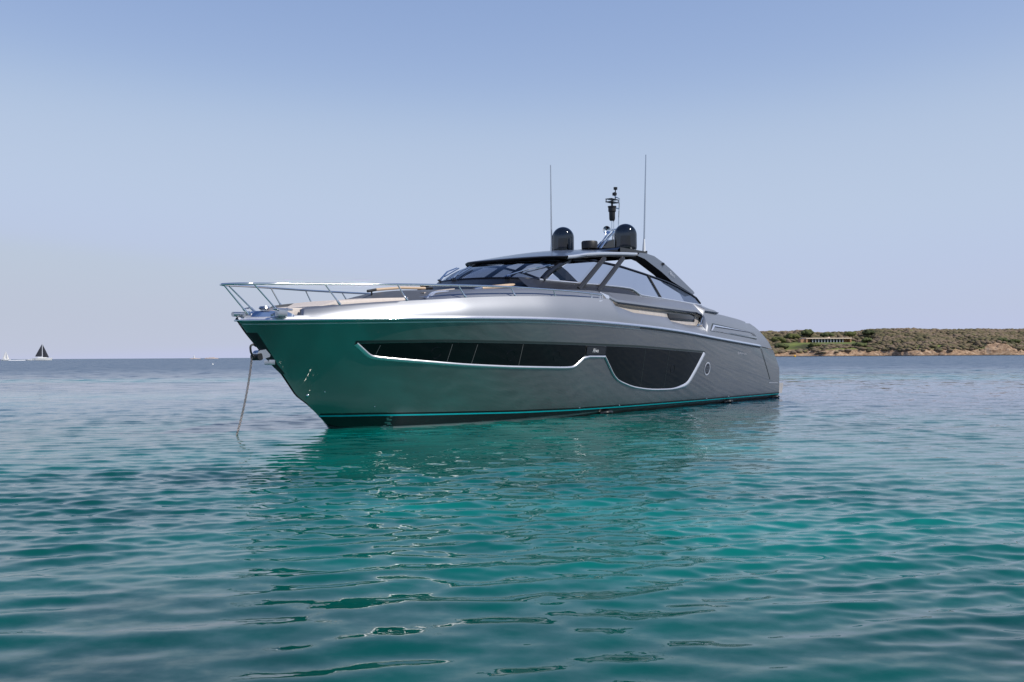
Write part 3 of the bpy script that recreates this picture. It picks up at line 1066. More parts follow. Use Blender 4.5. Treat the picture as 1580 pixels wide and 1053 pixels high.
# side wings that carry the roof aft
wing = [(10.66, 4.56), (10.78, 4.657), (11.15, 4.655), (11.54, 4.609), (12.05, 4.439), (12.50, 4.249), (13.20, 3.937), (13.85, 3.651), (13.94, 3.588), (13.85, 3.54), (13.20, 3.711), (12.51, 3.899), (11.95, 4.149), (11.42, 4.344), (11.04, 4.49)]
wt = lin([10.5, 11.5, 12.7, 14], [1.78, 1.88, 1.98, 2.04])
for sg in (1, -1):
    mb = MB()
    outer = [Q(s, sg * wt(s), z) for s, z in wing]
    inner = [Q(s, sg * (wt(s) - .30), z - .06) for s, z in wing]
    k = len(wing)
    mb.add(outer, [tuple(range(k))], 0)
    mb.add(inner, [tuple(range(k - 1, -1, -1))], 1)
    mb.add(outer + inner, [(i, i + k, (i + 1) % k + k, (i + 1) % k) for i in range(1, 8)], 0)
    mb.add(outer + inner, [(i, i + k, (i + 1) % k + k, (i + 1) % k) for i in list(range(8, k)) + [0]], 1)
    wg = mb.build('roof_wing', [M['wing'], M['black_matt']], yacht, angle=30)
    if sg > 0:
        lettering('Riva', .19, lambda x, y, h: Q(12.36 + x * .93, wt(12.36 + x) + .012 + h * .5, 4.11 + y * .9 - x * .34), wg, M['trim'], sx=1.1)
        mb = MB()
        mb.lathe(Q(12.02, wt(12.02), 4.40), [(0, -.05), (.05, -.04), (.05, .03), (0, .05)], 10)
        mb.build('side_light', M['black'], wg)
# struts
for (a, b, c) in (((7.04, 2.05, 3.36), (8.87, 1.75, 4.36), (8.98, 1.30, 4.46)), ((7.95, 2.09, 3.36), (9.92, 1.75, 4.45), (10.05, 1.30, 4.55))):
    for sg in (1, -1):
        P = round_path([a, tuple(np.array(a) * .12 + np.array(b) * .88), b, tuple(np.array(b) * .7 + np.array(c) * .3), c], 2)
        mb = MB()
        rows = []
        V3 = [Vector(Q(p[0], sg * p[1], p[2])) for p in P]
        for i, p in enumerate(V3):
            t_ = (V3[min(i + 1, len(V3) - 1)] - V3[max(i - 1, 0)]).normalized()
            side = Vector((1, 0, 0)) - t_ * t_.x
            side.normalize()
            nrm = t_.cross(side)
            rows.append([p + side * .075 * math.cos(q) + nrm * .042 * math.sin(q) for q in [2 * math.pi * k / 10 for k in range(10)]])
        mb.grid(rows, close_v=True)
        mb.build('roof_strut', M['strut'], yacht, angle=60)

# inside: floor, dash, seats seen through the panes
mb = MB()
mb.grid([[Q(s, w * (2.1 if s > 7 else 1.6), 3.16) for w in (-1, 0, 1)] for s in (5.2, 7.2, 10, 13.9)])
mb.build('cabin_floor', M['interior'], yacht)
mb = MB()
mb.box(Q(6.0, 1.35, 3.2), Q(6.8, -1.35, 3.52), bev=.08)
mb.build('dashboard', M['interior'], yacht)
mb = MB()
mb.tube([Q(6.95 + .06 * math.sin(a), .65 + .17 * math.cos(a), 3.55 + .17 * math.sin(a)) for a in np.linspace(0, 2 * math.pi, 17)], .02, 6)
mb.build('steering_wheel', M['black'], yacht)
for t in (.75, -.75):
    mb = MB()
    mb.box(Q(7.75, t + .32, 3.2), Q(8.35, t - .32, 3.52), bev=.06)
    mb.box(Q(8.22, t + .32, 3.45), Q(8.45, t - .32, 3.74), bev=.07)
    mb.build('helm_seat', M['seat'], yacht)
mb = MB()
mb.box(Q(11.2, -1.0, 3.2), Q(12.6, -1.9, 3.42), bev=.08)
mb.build('cockpit_sofa', M['seat'], yacht)

# sun pad
mb = MB()
pad_z = lin([-1.75, -1.5, -1.46, -.75, -.45, .9, 2.0, 2.1], [2.50, 2.56, 2.62, 2.685, 2.79, 2.91, 2.97, 2.90])
ss = sorted(list(np.linspace(-1.75, 2.1, 40)) + [-1.5, -1.46, -.75, -.45])
padw = lin([-1.75, -1.2, -.4, .4, 2.1], [.30, .45, .72, .85, .95])
rows = []
for s in ss:
    z, w = pad_z(s), padw(s)
    rows.append([Q(s, t, zz) for t, zz in ((w, 2.4), (w, z - .05), (w - .04, z), (0, z + .02), (-w + .04, z), (-w, z - .05), (-w, 2.4))])
mb.grid(rows)
mb.f.append(tuple(range(7))); mb.m.append(0)
mb.build('sun_pad', M['cushion'], yacht, angle=40)
mb = MB()
mb.box(Q(-1.95, .62, 2.42), Q(-1.72, .48, 2.56), bev=.02)
mb.tube([Q(-2.05, .55, 2.57), Q(-1.55, .55, 2.57)], .025)
mb.build('mooring_cleat', M['steel'], yacht)
mb = MB()
mb.lathe(Q(-1.9, .1, 2.42), [(.0, 0), (.13, 0), (.13, .06), (.08, .09), (.08, .15), (.12, .18), (.1, .22), (0, .23)], 16)
mb.build('windlass', M['steel'], yacht)
# bow chocks and roller
for sg in (1, -1):
    mb = MB()
    rows = []
    for s in np.linspace(-2.30, -1.50, 12):
        f = min(1, (s + 2.30) / .14) * min(1, (-1.50 - s) / .12)
        t = max(.04, bR(s) - .06)
        z = zR(s) + .06
        rows.append([Q(s, sg * tt, zz) for tt, zz in ((t + .03, z), (t, z + .09 * f), (max(.01, t - .10), z + .125 * f), (max(.0, t - .22), z + .12 * f), (max(.0, t - .24), z))])
    mb.grid(rows)
    mb.build('bow_chock', M['chrome'], yacht, angle=40)
mb = MB()
mb.tube([Q(-2.62, .0, 2.46), Q(-2.3, .0, 2.47)], .05, 10)
mb.tube([Q(-2.42, .12, 2.44), Q(-2.42, -.12, 2.44)], .035, 8)
mb.tube([Q(-2.25, .02, 2.40), Q(-2.35, .0, 2.58), Q(-2.2, -.02, 2.60)], .02, 8)
mb.build('bow_roller', M['steel'], yacht)

# bow rail
rail_pts = [(-2.88, 0.0, 3.05), (-2.82, .14, 3.055), (-2.6, .33, 3.065), (-1.9, .62, 3.09), (-.93, .86, 3.12), (.62, 1.48, 3.17), (2.19, 1.90, 3.215), (3.85, 2.16, 3.255), (5.4, 2.37, 3.25), (6.4, 2.43, 3.245), (7.0, 2.47, 3.225), (7.45, 2.50, 3.21)]
rail_pts[3] = (-1.9, .50, 3.09)
half_path = [np.array(p) for p in round_path(rail_pts, 2)]
full = [Q(p[0], -p[1], p[2]) for p in half_path[::-1]] + [Q(*p) for p in half_path[1:]]
mb = MB()
mb.tube(full, .024, 8)
rail = mb.build('bow_rail', M['chrome'], yacht, angle=60)
posts = [((-2.42, .40, 3.075), (-1.74, .36, 2.52)), ((-.93, .86, 3.12), (-.56, .93, 2.70)), ((.62, 1.48, 3.17), (.88, 1.53, 2.83)), ((2.19, 1.90, 3.215), (2.44, 1.92, 2.95)), ((3.85, 2.16, 3.255), (4.02, 2.17, 3.05)), ((5.38, 2.36, 3.25), (5.46, 2.36, 3.10)), ((7.0, 2.47, 3.225), (7.01, 2.47, 3.12))]
def post(a, b):
    mb = MB()
    A_, B_ = Vector(a), Vector(b)
    mb.tube([A_, A_.lerp(B_, .8), A_.lerp(B_, .82), B_], [.016, .017, .027, .03], 8)
    mb.build('stanchion', M['chrome'], rail, angle=60)
for a, b in posts:
    for sg in (1, -1):
        post(Q(a[0], sg * a[1], a[2]), Q(b[0], sg * b[1], b[2]))
post(Q(-2.86, .02, 3.05), Q(-2.28, .05, 2.47))
for s in (7.38, 7.5):
    post(Q(s, 2.50, 3.22), Q(s, 2.50, 3.10))

# teak grab bars
def grab_bar(a, b, r, foot):
    A_, B_ = Vector(Q(*a)), Vector(Q(*b))
    mb = MB()
    mb.tube([A_, A_.lerp(B_, .5) + Vector((0, 0, .03)), B_], r, 8)
    o = mb.build('grab_bar', M['bar'], yacht)
    em = M['black_matt'] if r < .045 else M['steel']
    mb = MB()
    d = (B_ - A_).normalized()
    mb.tube([A_ - d * .28 - Vector((0, 0, .03)), A_ + d * .02], r * .95, 8)
    mb.build('bar_end', em, o)
    mb = MB()
    mb.tube([B_ - d * .02, B_ + d * .28], r * .95, 8)
    mb.build('bar_end', em, o)
    for f in foot:
        mb = MB()
        p = A_.lerp(B_, f)
        mb.tube([p, p - Vector((0, 0, .14))], r * .6, 6)
        mb.build('bar_foot', em, o)
grab_bar((1.97, -.5, 3.21), (3.75, -.5, 3.335), .035, (-.08, 1.05, 1.13))
grab_bar((3.55, 1.5, 3.235), (5.95, 1.5, 3.435), .05, (0, .5, 1.0))
mb = MB()
mb.grid([[Q(s, t, C_z(max(s, 1.5)) + .035 + h) for t, h in ((1.0, .0), (1.0, .02), (1.12, .02), (1.12, 0))] for s in np.linspace(1.9, 3.0, 8)])
mb.build('deck_hatch', M['cushion'], yacht)
mb = MB()
for o_ in (0, .09):
    mb.tube(round_path([Q(1.50 + o_, 1.56, 2.90), Q(1.62 + o_, 1.52, 2.98), Q(1.86 + o_, 1.42, 3.06), Q(2.35 + o_, 1.40, 3.11)], 2), .022, 6)
mb.build('deck_grab_rail', M['trim'], yacht)

# anchor gear on the stem
mb = MB()
for sg in (1, -1):
    def hp(s_, z_, off):
        p = hull_pt(s_, z_, off)
        return (p[0], sg * p[1], p[2])
    up_, dn_ = [(-2.42, 2.28), (-2.1, 1.92), (-1.7, 1.53), (-1.30, 1.18)], [(-2.16, 2.28), (-1.86, 1.92), (-1.55, 1.53), (-1.27, 1.18)]
    mb.grid([[hp(a[0] + (b[0] - a[0]) * w, a[1], .005) for w in np.linspace(0, 1, 5)] for a, b in zip(resample(up_, .08), resample(dn_, .08)[:len(resample(up_, .08))])])
mb.build('stem_plate', M['hull'], yacht)
mb = MB()
for sg in (1, -1):
    rows = []
    for w in np.linspace(0, 1, 14):
        z = 2.09 - .86 * w
        st = float(np.interp(z, [1.23, 1.43, 2.09], [-1.36, -1.62, -2.30]))
        wd = .15 * (1 - w) ** .7 + .03
        row = []
        for q in np.linspace(0, 1, 5):
            p = hull_pt(st + .012 + wd * q, z, .010)
            row.append((p[0], sg * p[1], p[2]))
        rows.append([(st - .012, 0, z)] + row)
    mb.grid(rows)
mb.build('anchor_pocket', M['black_matt'], yacht)
def rounded(name, a, b, rw, th, mat, parent):
    """a cheek plate: a rounded bar of width rw from a to b, th thick across the boat"""
    mb = MB()
    A_, B_ = np.array(a), np.array(b)
    d = (B_ - A_) / np.linalg.norm(B_ - A_)
    n_ = np.array([-d[1], d[0]])
    ring = [A_ - d * rw * math.cos(q) * .9 + n_ * rw * math.sin(q) for q in np.linspace(-math.pi / 2, math.pi / 2, 9)][::-1]
    ring += [B_ + d * rw * .25 * math.cos(q) + n_ * rw * .9 * math.sin(q) for q in np.linspace(-math.pi / 2, math.pi / 2, 7)]
    mb.prism([Q(p[0], th / 2, p[1]) for p in ring], (0, th, 0))
    return mb.build(name, mat, parent, angle=30)
anc = rounded('anchor_bracket', (-1.98, 1.64), (-1.76, 1.68), .095, .16, M['steel'], yacht)
rounded('anchor_roller', (-2.02, 1.60), (-1.98, 1.61), .075, .24, M['black_matt'], anc)
mb = MB()
mb.box(Q(-1.76, .08, 1.43), Q(-1.60, -.08, 1.54), bev=.015)
mb.build('anchor_stop', M['steel'], anc, angle=30)
mb = MB()
mb.tube(round_path([Q(-2.10, .03, 1.58), Q(-2.19, .03, 1.68), Q(-2.21, .03, 1.82), Q(-2.13, .03, 1.86), Q(-2.06, .03, 1.82)], 2), .022, 8)
mb.tube([Q(-2.05, .0, 1.66), Q(-1.75, .0, 1.84)], .03, 8)
mb.build('anchor_shank', M['black_matt'], anc)

# radar arch gear
mb = MB()
mb.grid([[Q(s, w * 1.45, 4.80 + .03 * (1 - w * w)) for w in np.linspace(-1, 1, 9)] for s in (10.25, 10.8, 11.4, 11.9)])
mb.grid([[Q(s, 1.45 * sg, z) for z in (4.60, 4.80)] for sg in (1,) for s in (10.25, 10.8, 11.4, 11.9)])
mb.grid([[Q(s, -1.45, z) for z in (4.60, 4.80)] for s in (10.25, 10.8, 11.4, 11.9)])
mb.grid([[Q(s_, w * 1.45, z) for w in np.linspace(-1, 1, 9)] for s_, z in ((10.25, 4.80), (10.1, 4.72), (10.1, 4.66))])
mb.grid([[Q(11.9, w * 1.45, z) for w in np.linspace(-1, 1, 9)] for z in (4.83, 4.60)])
mb.build('equipment_tray', M['black'], roof)
def dome(s, t, z):
    r = .35
    prof = [(r * .98, 0), (r, .05)] + [(r, .42)] + [(r * math.cos(a), .42 + r * math.sin(a)) for a in np.linspace(.12, math.pi / 2, 12)]
    mb = MB()
    mb.lathe(Q(s, t, z), prof, 36)
    o = mb.build('satellite_dome', M['dome'], yacht, angle=60)
    mb = MB()
    mb.lathe(Q(s, t, z), [(0, .01), (.30, .01), (.30, .05), (.17, .07), (.16, .12), (.15, .40), (0, .41)], 20)
    mb.build('dome_antenna', M['black_matt'], o)
    mb = MB()
    mb.lathe(Q(s, t, z - .03), [(0, 0), (r * .94, 0), (r * .99, .05), (0, .055)], 30)
    mb.build('dome_base', M['black'], o)
dome(11.16, 1.10, 4.85)
dome(11.02, -1.10, 4.92)
mb = MB()
mb.lathe(Q(10.85, 0, 4.86), [(0, 0), (.20, 0), (.25, .05), (.255, .24), (.23, .28), (0, .30)], 28)
mb.build('radar', M['black_matt'], yacht)
mb = MB()
fin = [(11.35, 4.86), (11.5, 5.05), (11.75, 5.22), (12.05, 5.30), (12.25, 5.30), (12.2, 4.86)]
mb.prism([Q(s, .16, z) for s, z in fin], (0, .32, 0))
mast = mb.build('mast', M['black'], yacht, angle=30)
mb = MB()
mb.tube(round_path([Q(11.25, .12, 4.9), Q(11.75, .12, 5.32), Q(12.1, .12, 5.52), Q(12.3, .0, 5.6), Q(12.45, -.1, 5.6), Q(12.4, -.12, 4.9)], 2), .035, 8)
mb.tube(round_path([Q(11.30, -.05, 4.9), Q(11.8, -.05, 5.30), Q(12.15, -.02, 5.62), Q(12.5, .0, 5.68), Q(12.6, .0, 5.66)], 2), .025, 8)
mb.tube([Q(12.18, 0, 5.62), Q(12.20, 0, 5.95)], .022, 8)
mb.tube([Q(12.30, 0, 5.62), Q(12.32, 0, 5.95)], .018, 8)
mb.tube([Q(12.60, 0, 5.66), Q(12.69, 0, 6.69), Q(12.4, 0, 6.72)], .022, 8)
mb.tube([Q(12.67, 0, 6.36), Q(12.3, 0, 6.36)], .02, 8)
mb.build('mast_pole', M['chrome'], mast)
mb = MB()
mb.lathe(Q(12.22, 0, 5.92), [(0, 0), (.07, 0), (.095, .05), (.10, .28), (.125, .30), (.125, .42), (.14, .44), (.14, .47), (0, .48)], 20)
mb.build('lantern', M['black_matt'], mast)
mb = MB()
mb.tube([Q(12.22, 0, 6.38), Q(12.22, 0, 6.56)], .035, 8)
mb.box(Q(12.0, .12, 6.50), Q(12.46, -.12, 6.53), bev=.008)
mb.box(Q(12.0, .12, 6.60), Q(12.46, -.12, 6.62), bev=.008)
for s_ in (12.02, 12.44):
    for t_ in (.10, -.10):
        mb.tube([Q(s_, t_, 6.51), Q(s_, t_, 6.62)], .015, 6)
mb.tube([Q(12.42, 0, 6.62), Q(12.44, 0, 6.97)], .018, 8)
mb.lathe(Q(12.44, 0, 6.95), [(0, 0), (.06, 0), (.065, .08), (0, .09)], 12)
mb.lathe(Q(12.38, 0, 6.74), [(0, 0), (.07, .02), (.075, .10), (0, .13)], 12)
mb.build('wind_instrument', M['strut'], mast)
mb = MB()
ax = Vector(Q(-.62, .75, 0)).normalized()
up = Vector((0, 0, 1)); sd = ax.cross(up)
hc = Vector(Q(11.72, .05, 5.55))
rows = []
for r, d in ((.0, -.02), (.05, 0), (.07, .05), (.13, .12), (.135, .13), (.06, .09), (0, .05)):
    rows.append([hc + ax * d + (up * math.cos(a) + sd * math.sin(a)) * r for a in [2 * math.pi * k / 16 for k in range(16)]])
mb.grid(rows, close_v=True)
mb.build('horn', M['chrome'], mast)
def whip(path, name):
    mb = MB()
    P = [Vector(Q(*p)) for p in path]
    mb.tube([P[0].lerp(P[1], q) for q in (0, .1, .5, 1)], [.03, .028, .024, .016], 8)
    o = mb.build(name, M['steel'], yacht)
    mb = MB()
    mb.tube([P[0] - Vector((0, 0, .04)), P[0] + (P[1] - P[0]).normalized() * .16, P[0] + (P[1] - P[0]).normalized() * .42], [.05, .042, .022], 8)
    mb.build('antenna_base', M['white'] if path[0][1] > 0 else M['steel'], o)
whip([(10.81, -1.40, 4.84), (10.78, -1.40, 7.67)], 'whip_antenna')
whip([(11.77, 1.40, 4.84), (11.94, 1.40, 7.83)], 'whip_antenna')

# stern platform
mb = MB()
mb.prism([Q(19.9, 2.33, .53), Q(20.75, 2.30, .53), Q(20.6, 2.30, .16), Q(19.95, 2.33, .14)], (0, 4.6, 0))
mb.build('swim_platform', M['platform'], yacht, smooth=False)
ribbon([(18.86, .585), (19.75, .56)], .022, 'platform_seam', M['trim'], yacht, lift=.008, n=3)

# anchor chain (hangs from the bow gear)
ch = MB()
BW = Matrix.Translation((-4.06, 22.15, 0)) @ Matrix.Rotation(AX, 4, 'Z')
A_ = BW @ Vector(Q(-2.14, .0, 1.60))
B_ = BW @ Vector(Q(-2.44, -.28, -.35))
mid = A_.lerp(B_, .5) + Vector((.10, 0, -.04))
n = 46
for i in range(n):
    f = (i + .5) / n
    p = A_ * (1 - f) ** 2 + mid * 2 * f * (1 - f) + B_ * f * f
    d = (mid * (2 - 4 * f) - A_ * (2 - 2 * f) + B_ * 2 * f).normalized()
    s_ = d.cross(Vector((.3, .9, .1))).normalized()
    w_ = d.cross(s_)
    if i % 2: s_ = w_
    hl, hw = (A_ - B_).length / n * .78, .021
    ring = [p + d * hl * math.cos(a) + s_ * hw * math.sin(a) for a in [2 * math.pi * k / 10 for k in range(11)]]
    ch.tube(ring, .0068, 5, cap=False)
M['chain'] = simple('galvanised_chain', (.34, .27, .24), .7, .5, nscale=9, var=.35)
tag(ch.build('anchor_chain', M['chain']), 'thin rusty anchor chain running from the yacht bow down into the water', 'chain')

# ================================================================== HEADLAND
def vnoise(x, y, seed):
    """value noise on numpy arrays"""
    g = np.random.default_rng(seed)
    tab = g.random((64, 64))
    xi, yi = np.floor(x).astype(int), np.floor(y).astype(int)
    fx, fy = x - xi, y - yi
    fx, fy = fx * fx * (3 - 2 * fx), fy * fy * (3 - 2 * fy)
    q = lambda a, b: tab[a % 64, b % 64]
    return (q(xi, yi) * (1 - fx) * (1 - fy) + q(xi + 1, yi) * fx * (1 - fy) + q(xi, yi + 1) * (1 - fx) * fy + q(xi + 1, yi + 1) * fx * fy)

sky_x = [150, 185, 215, 250, 268, 285, 296, 305, 318, 335, 352, 364, 400, 450, 480, 510, 560, 640, 760]
sky_h = [2, 10, 19, 22.3, 23.6, 22.9, 24.2, 21.2, 21.6, 22.9, 23.0, 25.2, 25.7, 24.5, 25.4, 25.0, 25.5, 25, 22]
cliff_x = [150, 250, 280, 288, 300, 330, 380, 425, 432, 450, 458, 560, 760]
cliff_h = [1.0, 1.6, 1.8, 2.2, 4.2, 5.2, 4.4, 4.6, 8.5, 9.0, 5.0, 4.5, 4]
def shore_y(x):
    return 900 + 9 * np.sin(x / 37.0) + 5 * np.sin(x / 13.0 + 1) + 14 * (vnoise(x / 18, x * 0, 3) - .5) + np.clip((260 - x) * .25, 0, 60)
def ground(x, y):
    d = y - shore_y(x)
    top = np.interp(x, sky_x, sky_h)
    cl = np.interp(x, cliff_x, cliff_h)
    rise = np.clip(d / 7.0, 0, 1)
    z = -1.5 + (cl + 1.5) * (rise ** .6) * (d > 0)
    z += (top - cl) * np.clip((d - 7) / 105, 0, 1) ** .85 * (d > 7)
    rk = (vnoise(x / 3.2, y / 2.4, 5) - .5) * 2.4 + (vnoise(x / 1.4, y / 1.2, 6) - .5) * 1.1
    z += rk * np.clip(1.6 - d / 16, 0, 1) * np.clip(d / 2, 0, 1) * np.clip(cl / 4, .35, 1)
    # level shelf for the villa
    fx = np.clip((np.abs(x - 306) - 36) / 14, 0, 1)
    fy = np.clip((np.abs(y - 963) - 10) / 12, 0, 1)
    k = np.maximum(fx, fy)
    return z * k + 13.2 * (1 - k)
gx = np.concatenate([np.arange(150, 560, 1.1), np.arange(560, 780, 5.0)])
gd = np.concatenate([np.arange(-8, 24, .8), np.arange(24, 130, 4), np.arange(130, 420, 22)])
GX, GD = np.meshgrid(gx, gd, indexing='ij')
GY = shore_y(GX) + GD
GZ = ground(GX, GY)
n0, n1 = GX.shape
i, j = np.meshgrid(np.arange(n0 - 1), np.arange(n1 - 1), indexing='ij')
F = np.stack([i * n1 + j, (i + 1) * n1 + j, (i + 1) * n1 + j + 1, i * n1 + j + 1], -1).reshape(-1, 4)
m, nt, b = node_mat('headland_ground')
geo = N(nt, 'ShaderNodeNewGeometry')
sep = N(nt, 'ShaderNodeSeparateXYZ')
nt.links.new(geo.outputs['Position'], sep.inputs[0])
nz = noise(nt, world_coords(nt, (.25, .25, .5)), 1.0, 5, .65)
nb = noise(nt, world_coords(nt, (.035, .06, .1)), 1.0, 3, .5)
rock = ramp(nt, nz, [(.32, (.10, .055, .032)), (.46, (.30, .19, .115)), (.56, (.40, .27, .17)), (.68, (.52, .40, .29))])
soil = ramp(nt, nb, [(.36, (.055, .060, .025)), (.47, (.11, .14, .035)), (.58, (.17, .20, .05))])
bank = math_n(nt, 'SUBTRACT', 1.0, math_n(nt, 'DIVIDE', math_n(nt, 'ABSOLUTE', math_n(nt, 'SUBTRACT', sep.outputs[0], 443.0)), 15.0), clamp=True)
low_h = math_n(nt, 'SUBTRACT', sep.outputs[2], math_n(nt, 'MULTIPLY', bank, 12.0))
hgt = math_n(nt, 'ADD', low_h, math_n(nt, 'MULTIPLY', math_n(nt, 'SUBTRACT', nz, .5), 5.0))
fac = N(nt, 'ShaderNodeMapRange')
fac.inputs[1].default_value, fac.inputs[2].default_value = 5.2, 7.0
nt.links.new(hgt, fac.inputs[0])
c = mix_c(nt, fac.outputs[0], rock, soil)
wet = N(nt, 'ShaderNodeMapRange')
wet.inputs[1].default_value, wet.inputs[2].default_value = .25, .7
nt.links.new(sep.outputs[2], wet.inputs[0])
c = mix_c(nt, wet.outputs[0], (.035, .028, .022), c)
nt.links.new(c, b.inputs['Base Color'])
b.inputs['Roughness'].default_value = .9
head = fast_mesh('headland', np.stack([GX, GY, GZ], -1).reshape(-1, 3), F, m, smooth=False)
tag(head, kind='structure')

# scrub: a wood that reads as one mass
def ico(sub):
    bm = bmesh.new()
    bmesh.ops.create_icosphere(bm, subdivisions=sub, radius=1)
    bm.verts.index_update()
    V = np.array([q.co[:] for q in bm.verts])
    F = np.array([[q.index for q in f.verts] for f in bm.faces])
    bm.free()
    return V, F
IV, IF = ico(2)
def blobs(cx, cy, cz, rx, rz, seed):
    g = np.random.default_rng(seed)
    n = len(cx)
    k = len(IV)
    V = np.repeat(IV[None], n, 0)
    d = 1 + g.normal(0, .09, (n, k))
    V = V * d[..., None]
    a = g.uniform(0, 6.28, n)
    ca, sa = np.cos(a)[:, None], np.sin(a)[:, None]
    x = V[..., 0] * ca - V[..., 1] * sa
    y = V[..., 0] * sa + V[..., 1] * ca
    P = np.stack([x * rx[:, None] + cx[:, None], y * rx[:, None] * .9 + cy[:, None], V[..., 2] * rz[:, None] + cz[:, None]], -1)
    F = IF[None] + (np.arange(n) * k)[:, None, None]
    return P.reshape(-1, 3), F.reshape(-1, 3)
def leaf_mat(name, stops, sc):
    m, nt, b = node_mat(name)
    a = noise(nt, world_coords(nt, (sc, sc, sc)), 1.0, 2, .5)
    d = noise(nt, world_coords(nt, (1.1, 1.1, 1.1)), 1.0, 3, .6)
    w = noise(nt, world_coords(nt, (.022, .05, .06)), 1.0, 2, .5)
    f = math_n(nt, 'ADD', math_n(nt, 'ADD', math_n(nt, 'MULTIPLY', a, .36), math_n(nt, 'MULTIPLY', d, .14)), math_n(nt, 'MULTIPLY', w, .50))
    nt.links.new(ramp(nt, f, stops), b.inputs['Base Color'])
    b.inputs['Roughness'].default_value = .85
    b.inputs['Specular IOR Level'].default_value = .2
    return m
M['scrub'] = leaf_mat('scrub_leaves', [(.36, (.080, .076, .042)), (.45, (.135, .118, .060)), (.51, (.180, .138, .085)), (.57, (.205, .150, .112)), (.64, (.18, .178, .070))], .16)
g = np.random.default_rng(12)
n = 10500
x = g.uniform(160, 640, n)
dd = 5 + 135 * g.random(n) ** .9
y = shore_y(x) + dd
z = ground(x, y)
keep = (z > np.interp(x, cliff_x, cliff_h) * .8 + .6)
keep &= ~((np.abs(x - 306) < 31) & (y > 940) & (y < 978))
lawn = ((np.abs(x - 268) < 8 + (975 - y) * .15) & (np.abs(y - 956) < 20)) | ((x > 285) & (x < 318) & (dd > 9) & (dd < 20)) | ((x > 262) & (x < 280) & (dd < 12))
keep &= ~lawn
keep &= ~((x > 430) & (x < 456) & (dd < 14))
x, y, z, dd = x[keep], y[keep], z[keep], dd[keep]
rx = g.uniform(1.0, 2.9, len(x)) * np.where(x < 330, 1.25, 1.0)
rz = rx * g.uniform(.45, .7, len(x))
front = (np.abs(x - 306) < 34) & (y < 950)
rz[front] *= .6
PV, PF = blobs(x, y, z + rz * .45, rx, rz, 5)
so = fast_mesh('scrub', PV, PF, M['scrub'], smooth=True)
tag(so, 'dense low green and brown scrub covering the headland above the rocks', 'scrub', kind='stuff')

# trees one can tell apart
M['bark'] = simple('bark', (.10, .075, .055), 0, .9, nscale=2, var=.3)
M['tree_dark'] = leaf_mat('dark_tree_leaves', [(.35, (.045, .056, .026)), (.5, (.085, .10, .038)), (.65, (.13, .145, .055))], .3)
M['tree_olive'] = leaf_mat('olive_tree_leaves', [(.35, (.050, .060, .022)), (.5, (.105, .115, .036)), (.65, (.155, .165, .05))], .3)
def tree(x, y, h, w, mat, label, seed, group):
    z0 = float(ground(np.array([x]), np.array([y]))[0])
    t = empty('tree', (x, y, z0))
    tag(t, label, 'tree', group)
    mb = MB()
    g = np.random.default_rng(seed)
    mb.tube([(0, 0, -.5), (.1, 0, h * .25), (-.1, .1, h * .6)], [.35, .28, .12], 7)
    for k in range(4):
        a = g.uniform(0, 6.28)
        mb.tube([(0, 0, h * .3), (math.cos(a) * w * .3, math.sin(a) * w * .3, h * .62)], [.16, .06], 5)
    mb.build('trunk', M['bark'], t)
    n = 42
    u = g.normal(0, 1, (n, 3))
    u /= np.linalg.norm(u, axis=1)[:, None]
    rr = g.uniform(.35, 1, n) ** .5
    u[:, 2] = np.abs(u[:, 2]) * 1.1 - .25
    c = u * rr[:, None] * np.array([w * .5, w * .45, h * .42])
    r = g.uniform(.13, .24, n) * w
    V, F = blobs(c[:, 0], c[:, 1], c[:, 2] + h * .55, r, r * .7, seed + 1)
    fast_mesh('crown', V, F, mat, t, smooth=True)
TG = 'trees rising from the scrub around the villa'
for k, (px, D, h, w, mat, lab) in enumerate([
        (1246, 985, 7.0, 11, 'tree_dark', 'tallest rounded dark tree on the skyline, left above the long villa'),
        (1222, 985, 5.0, 13, 'tree_olive', 'broad olive green tree on the skyline nearest the yacht stern'),
        (1200, 975, 5.0, 12, 'tree_olive', 'wide olive tree just right of the yacht stern, below the skyline'),
        (1206, 945, 5.0, 11, 'tree_dark', 'dark spreading tree halfway up the slope beside the yacht stern'),
        (1276, 990, 5.5, 12, 'tree_dark', 'dark tree crown right behind the left half of the villa roof'),
        (1312, 992, 5.0, 11, 'tree_olive', 'pale green tree behind the right end of the villa roof'),
        (1340, 985, 6.0, 10, 'tree_dark', 'dark tree at the step where the skyline rises right of the villa'),
        (1338, 950, 4.0, 9, 'tree_dark', 'low dark tree on the slope just right of the villa end wall'),
        (1326, 930, 3.2, 11, 'tree_dark', 'long dark tree clump on the slope below right of the villa'),
        (1256, 936, 3.6, 10, 'tree_olive', 'olive bush tree below the left end of the villa terrace'),
        (1546, 925, 5.0, 9, 'tree_dark', 'dark tree above the earth cliff near the right edge'),
        (1565, 930, 4.0, 10, 'tree_olive', 'light green tree above the rocks at the far right')]):
    tree((px - 790) / FPX * D, D, h, w, M[mat], lab, 40 + k, TG)

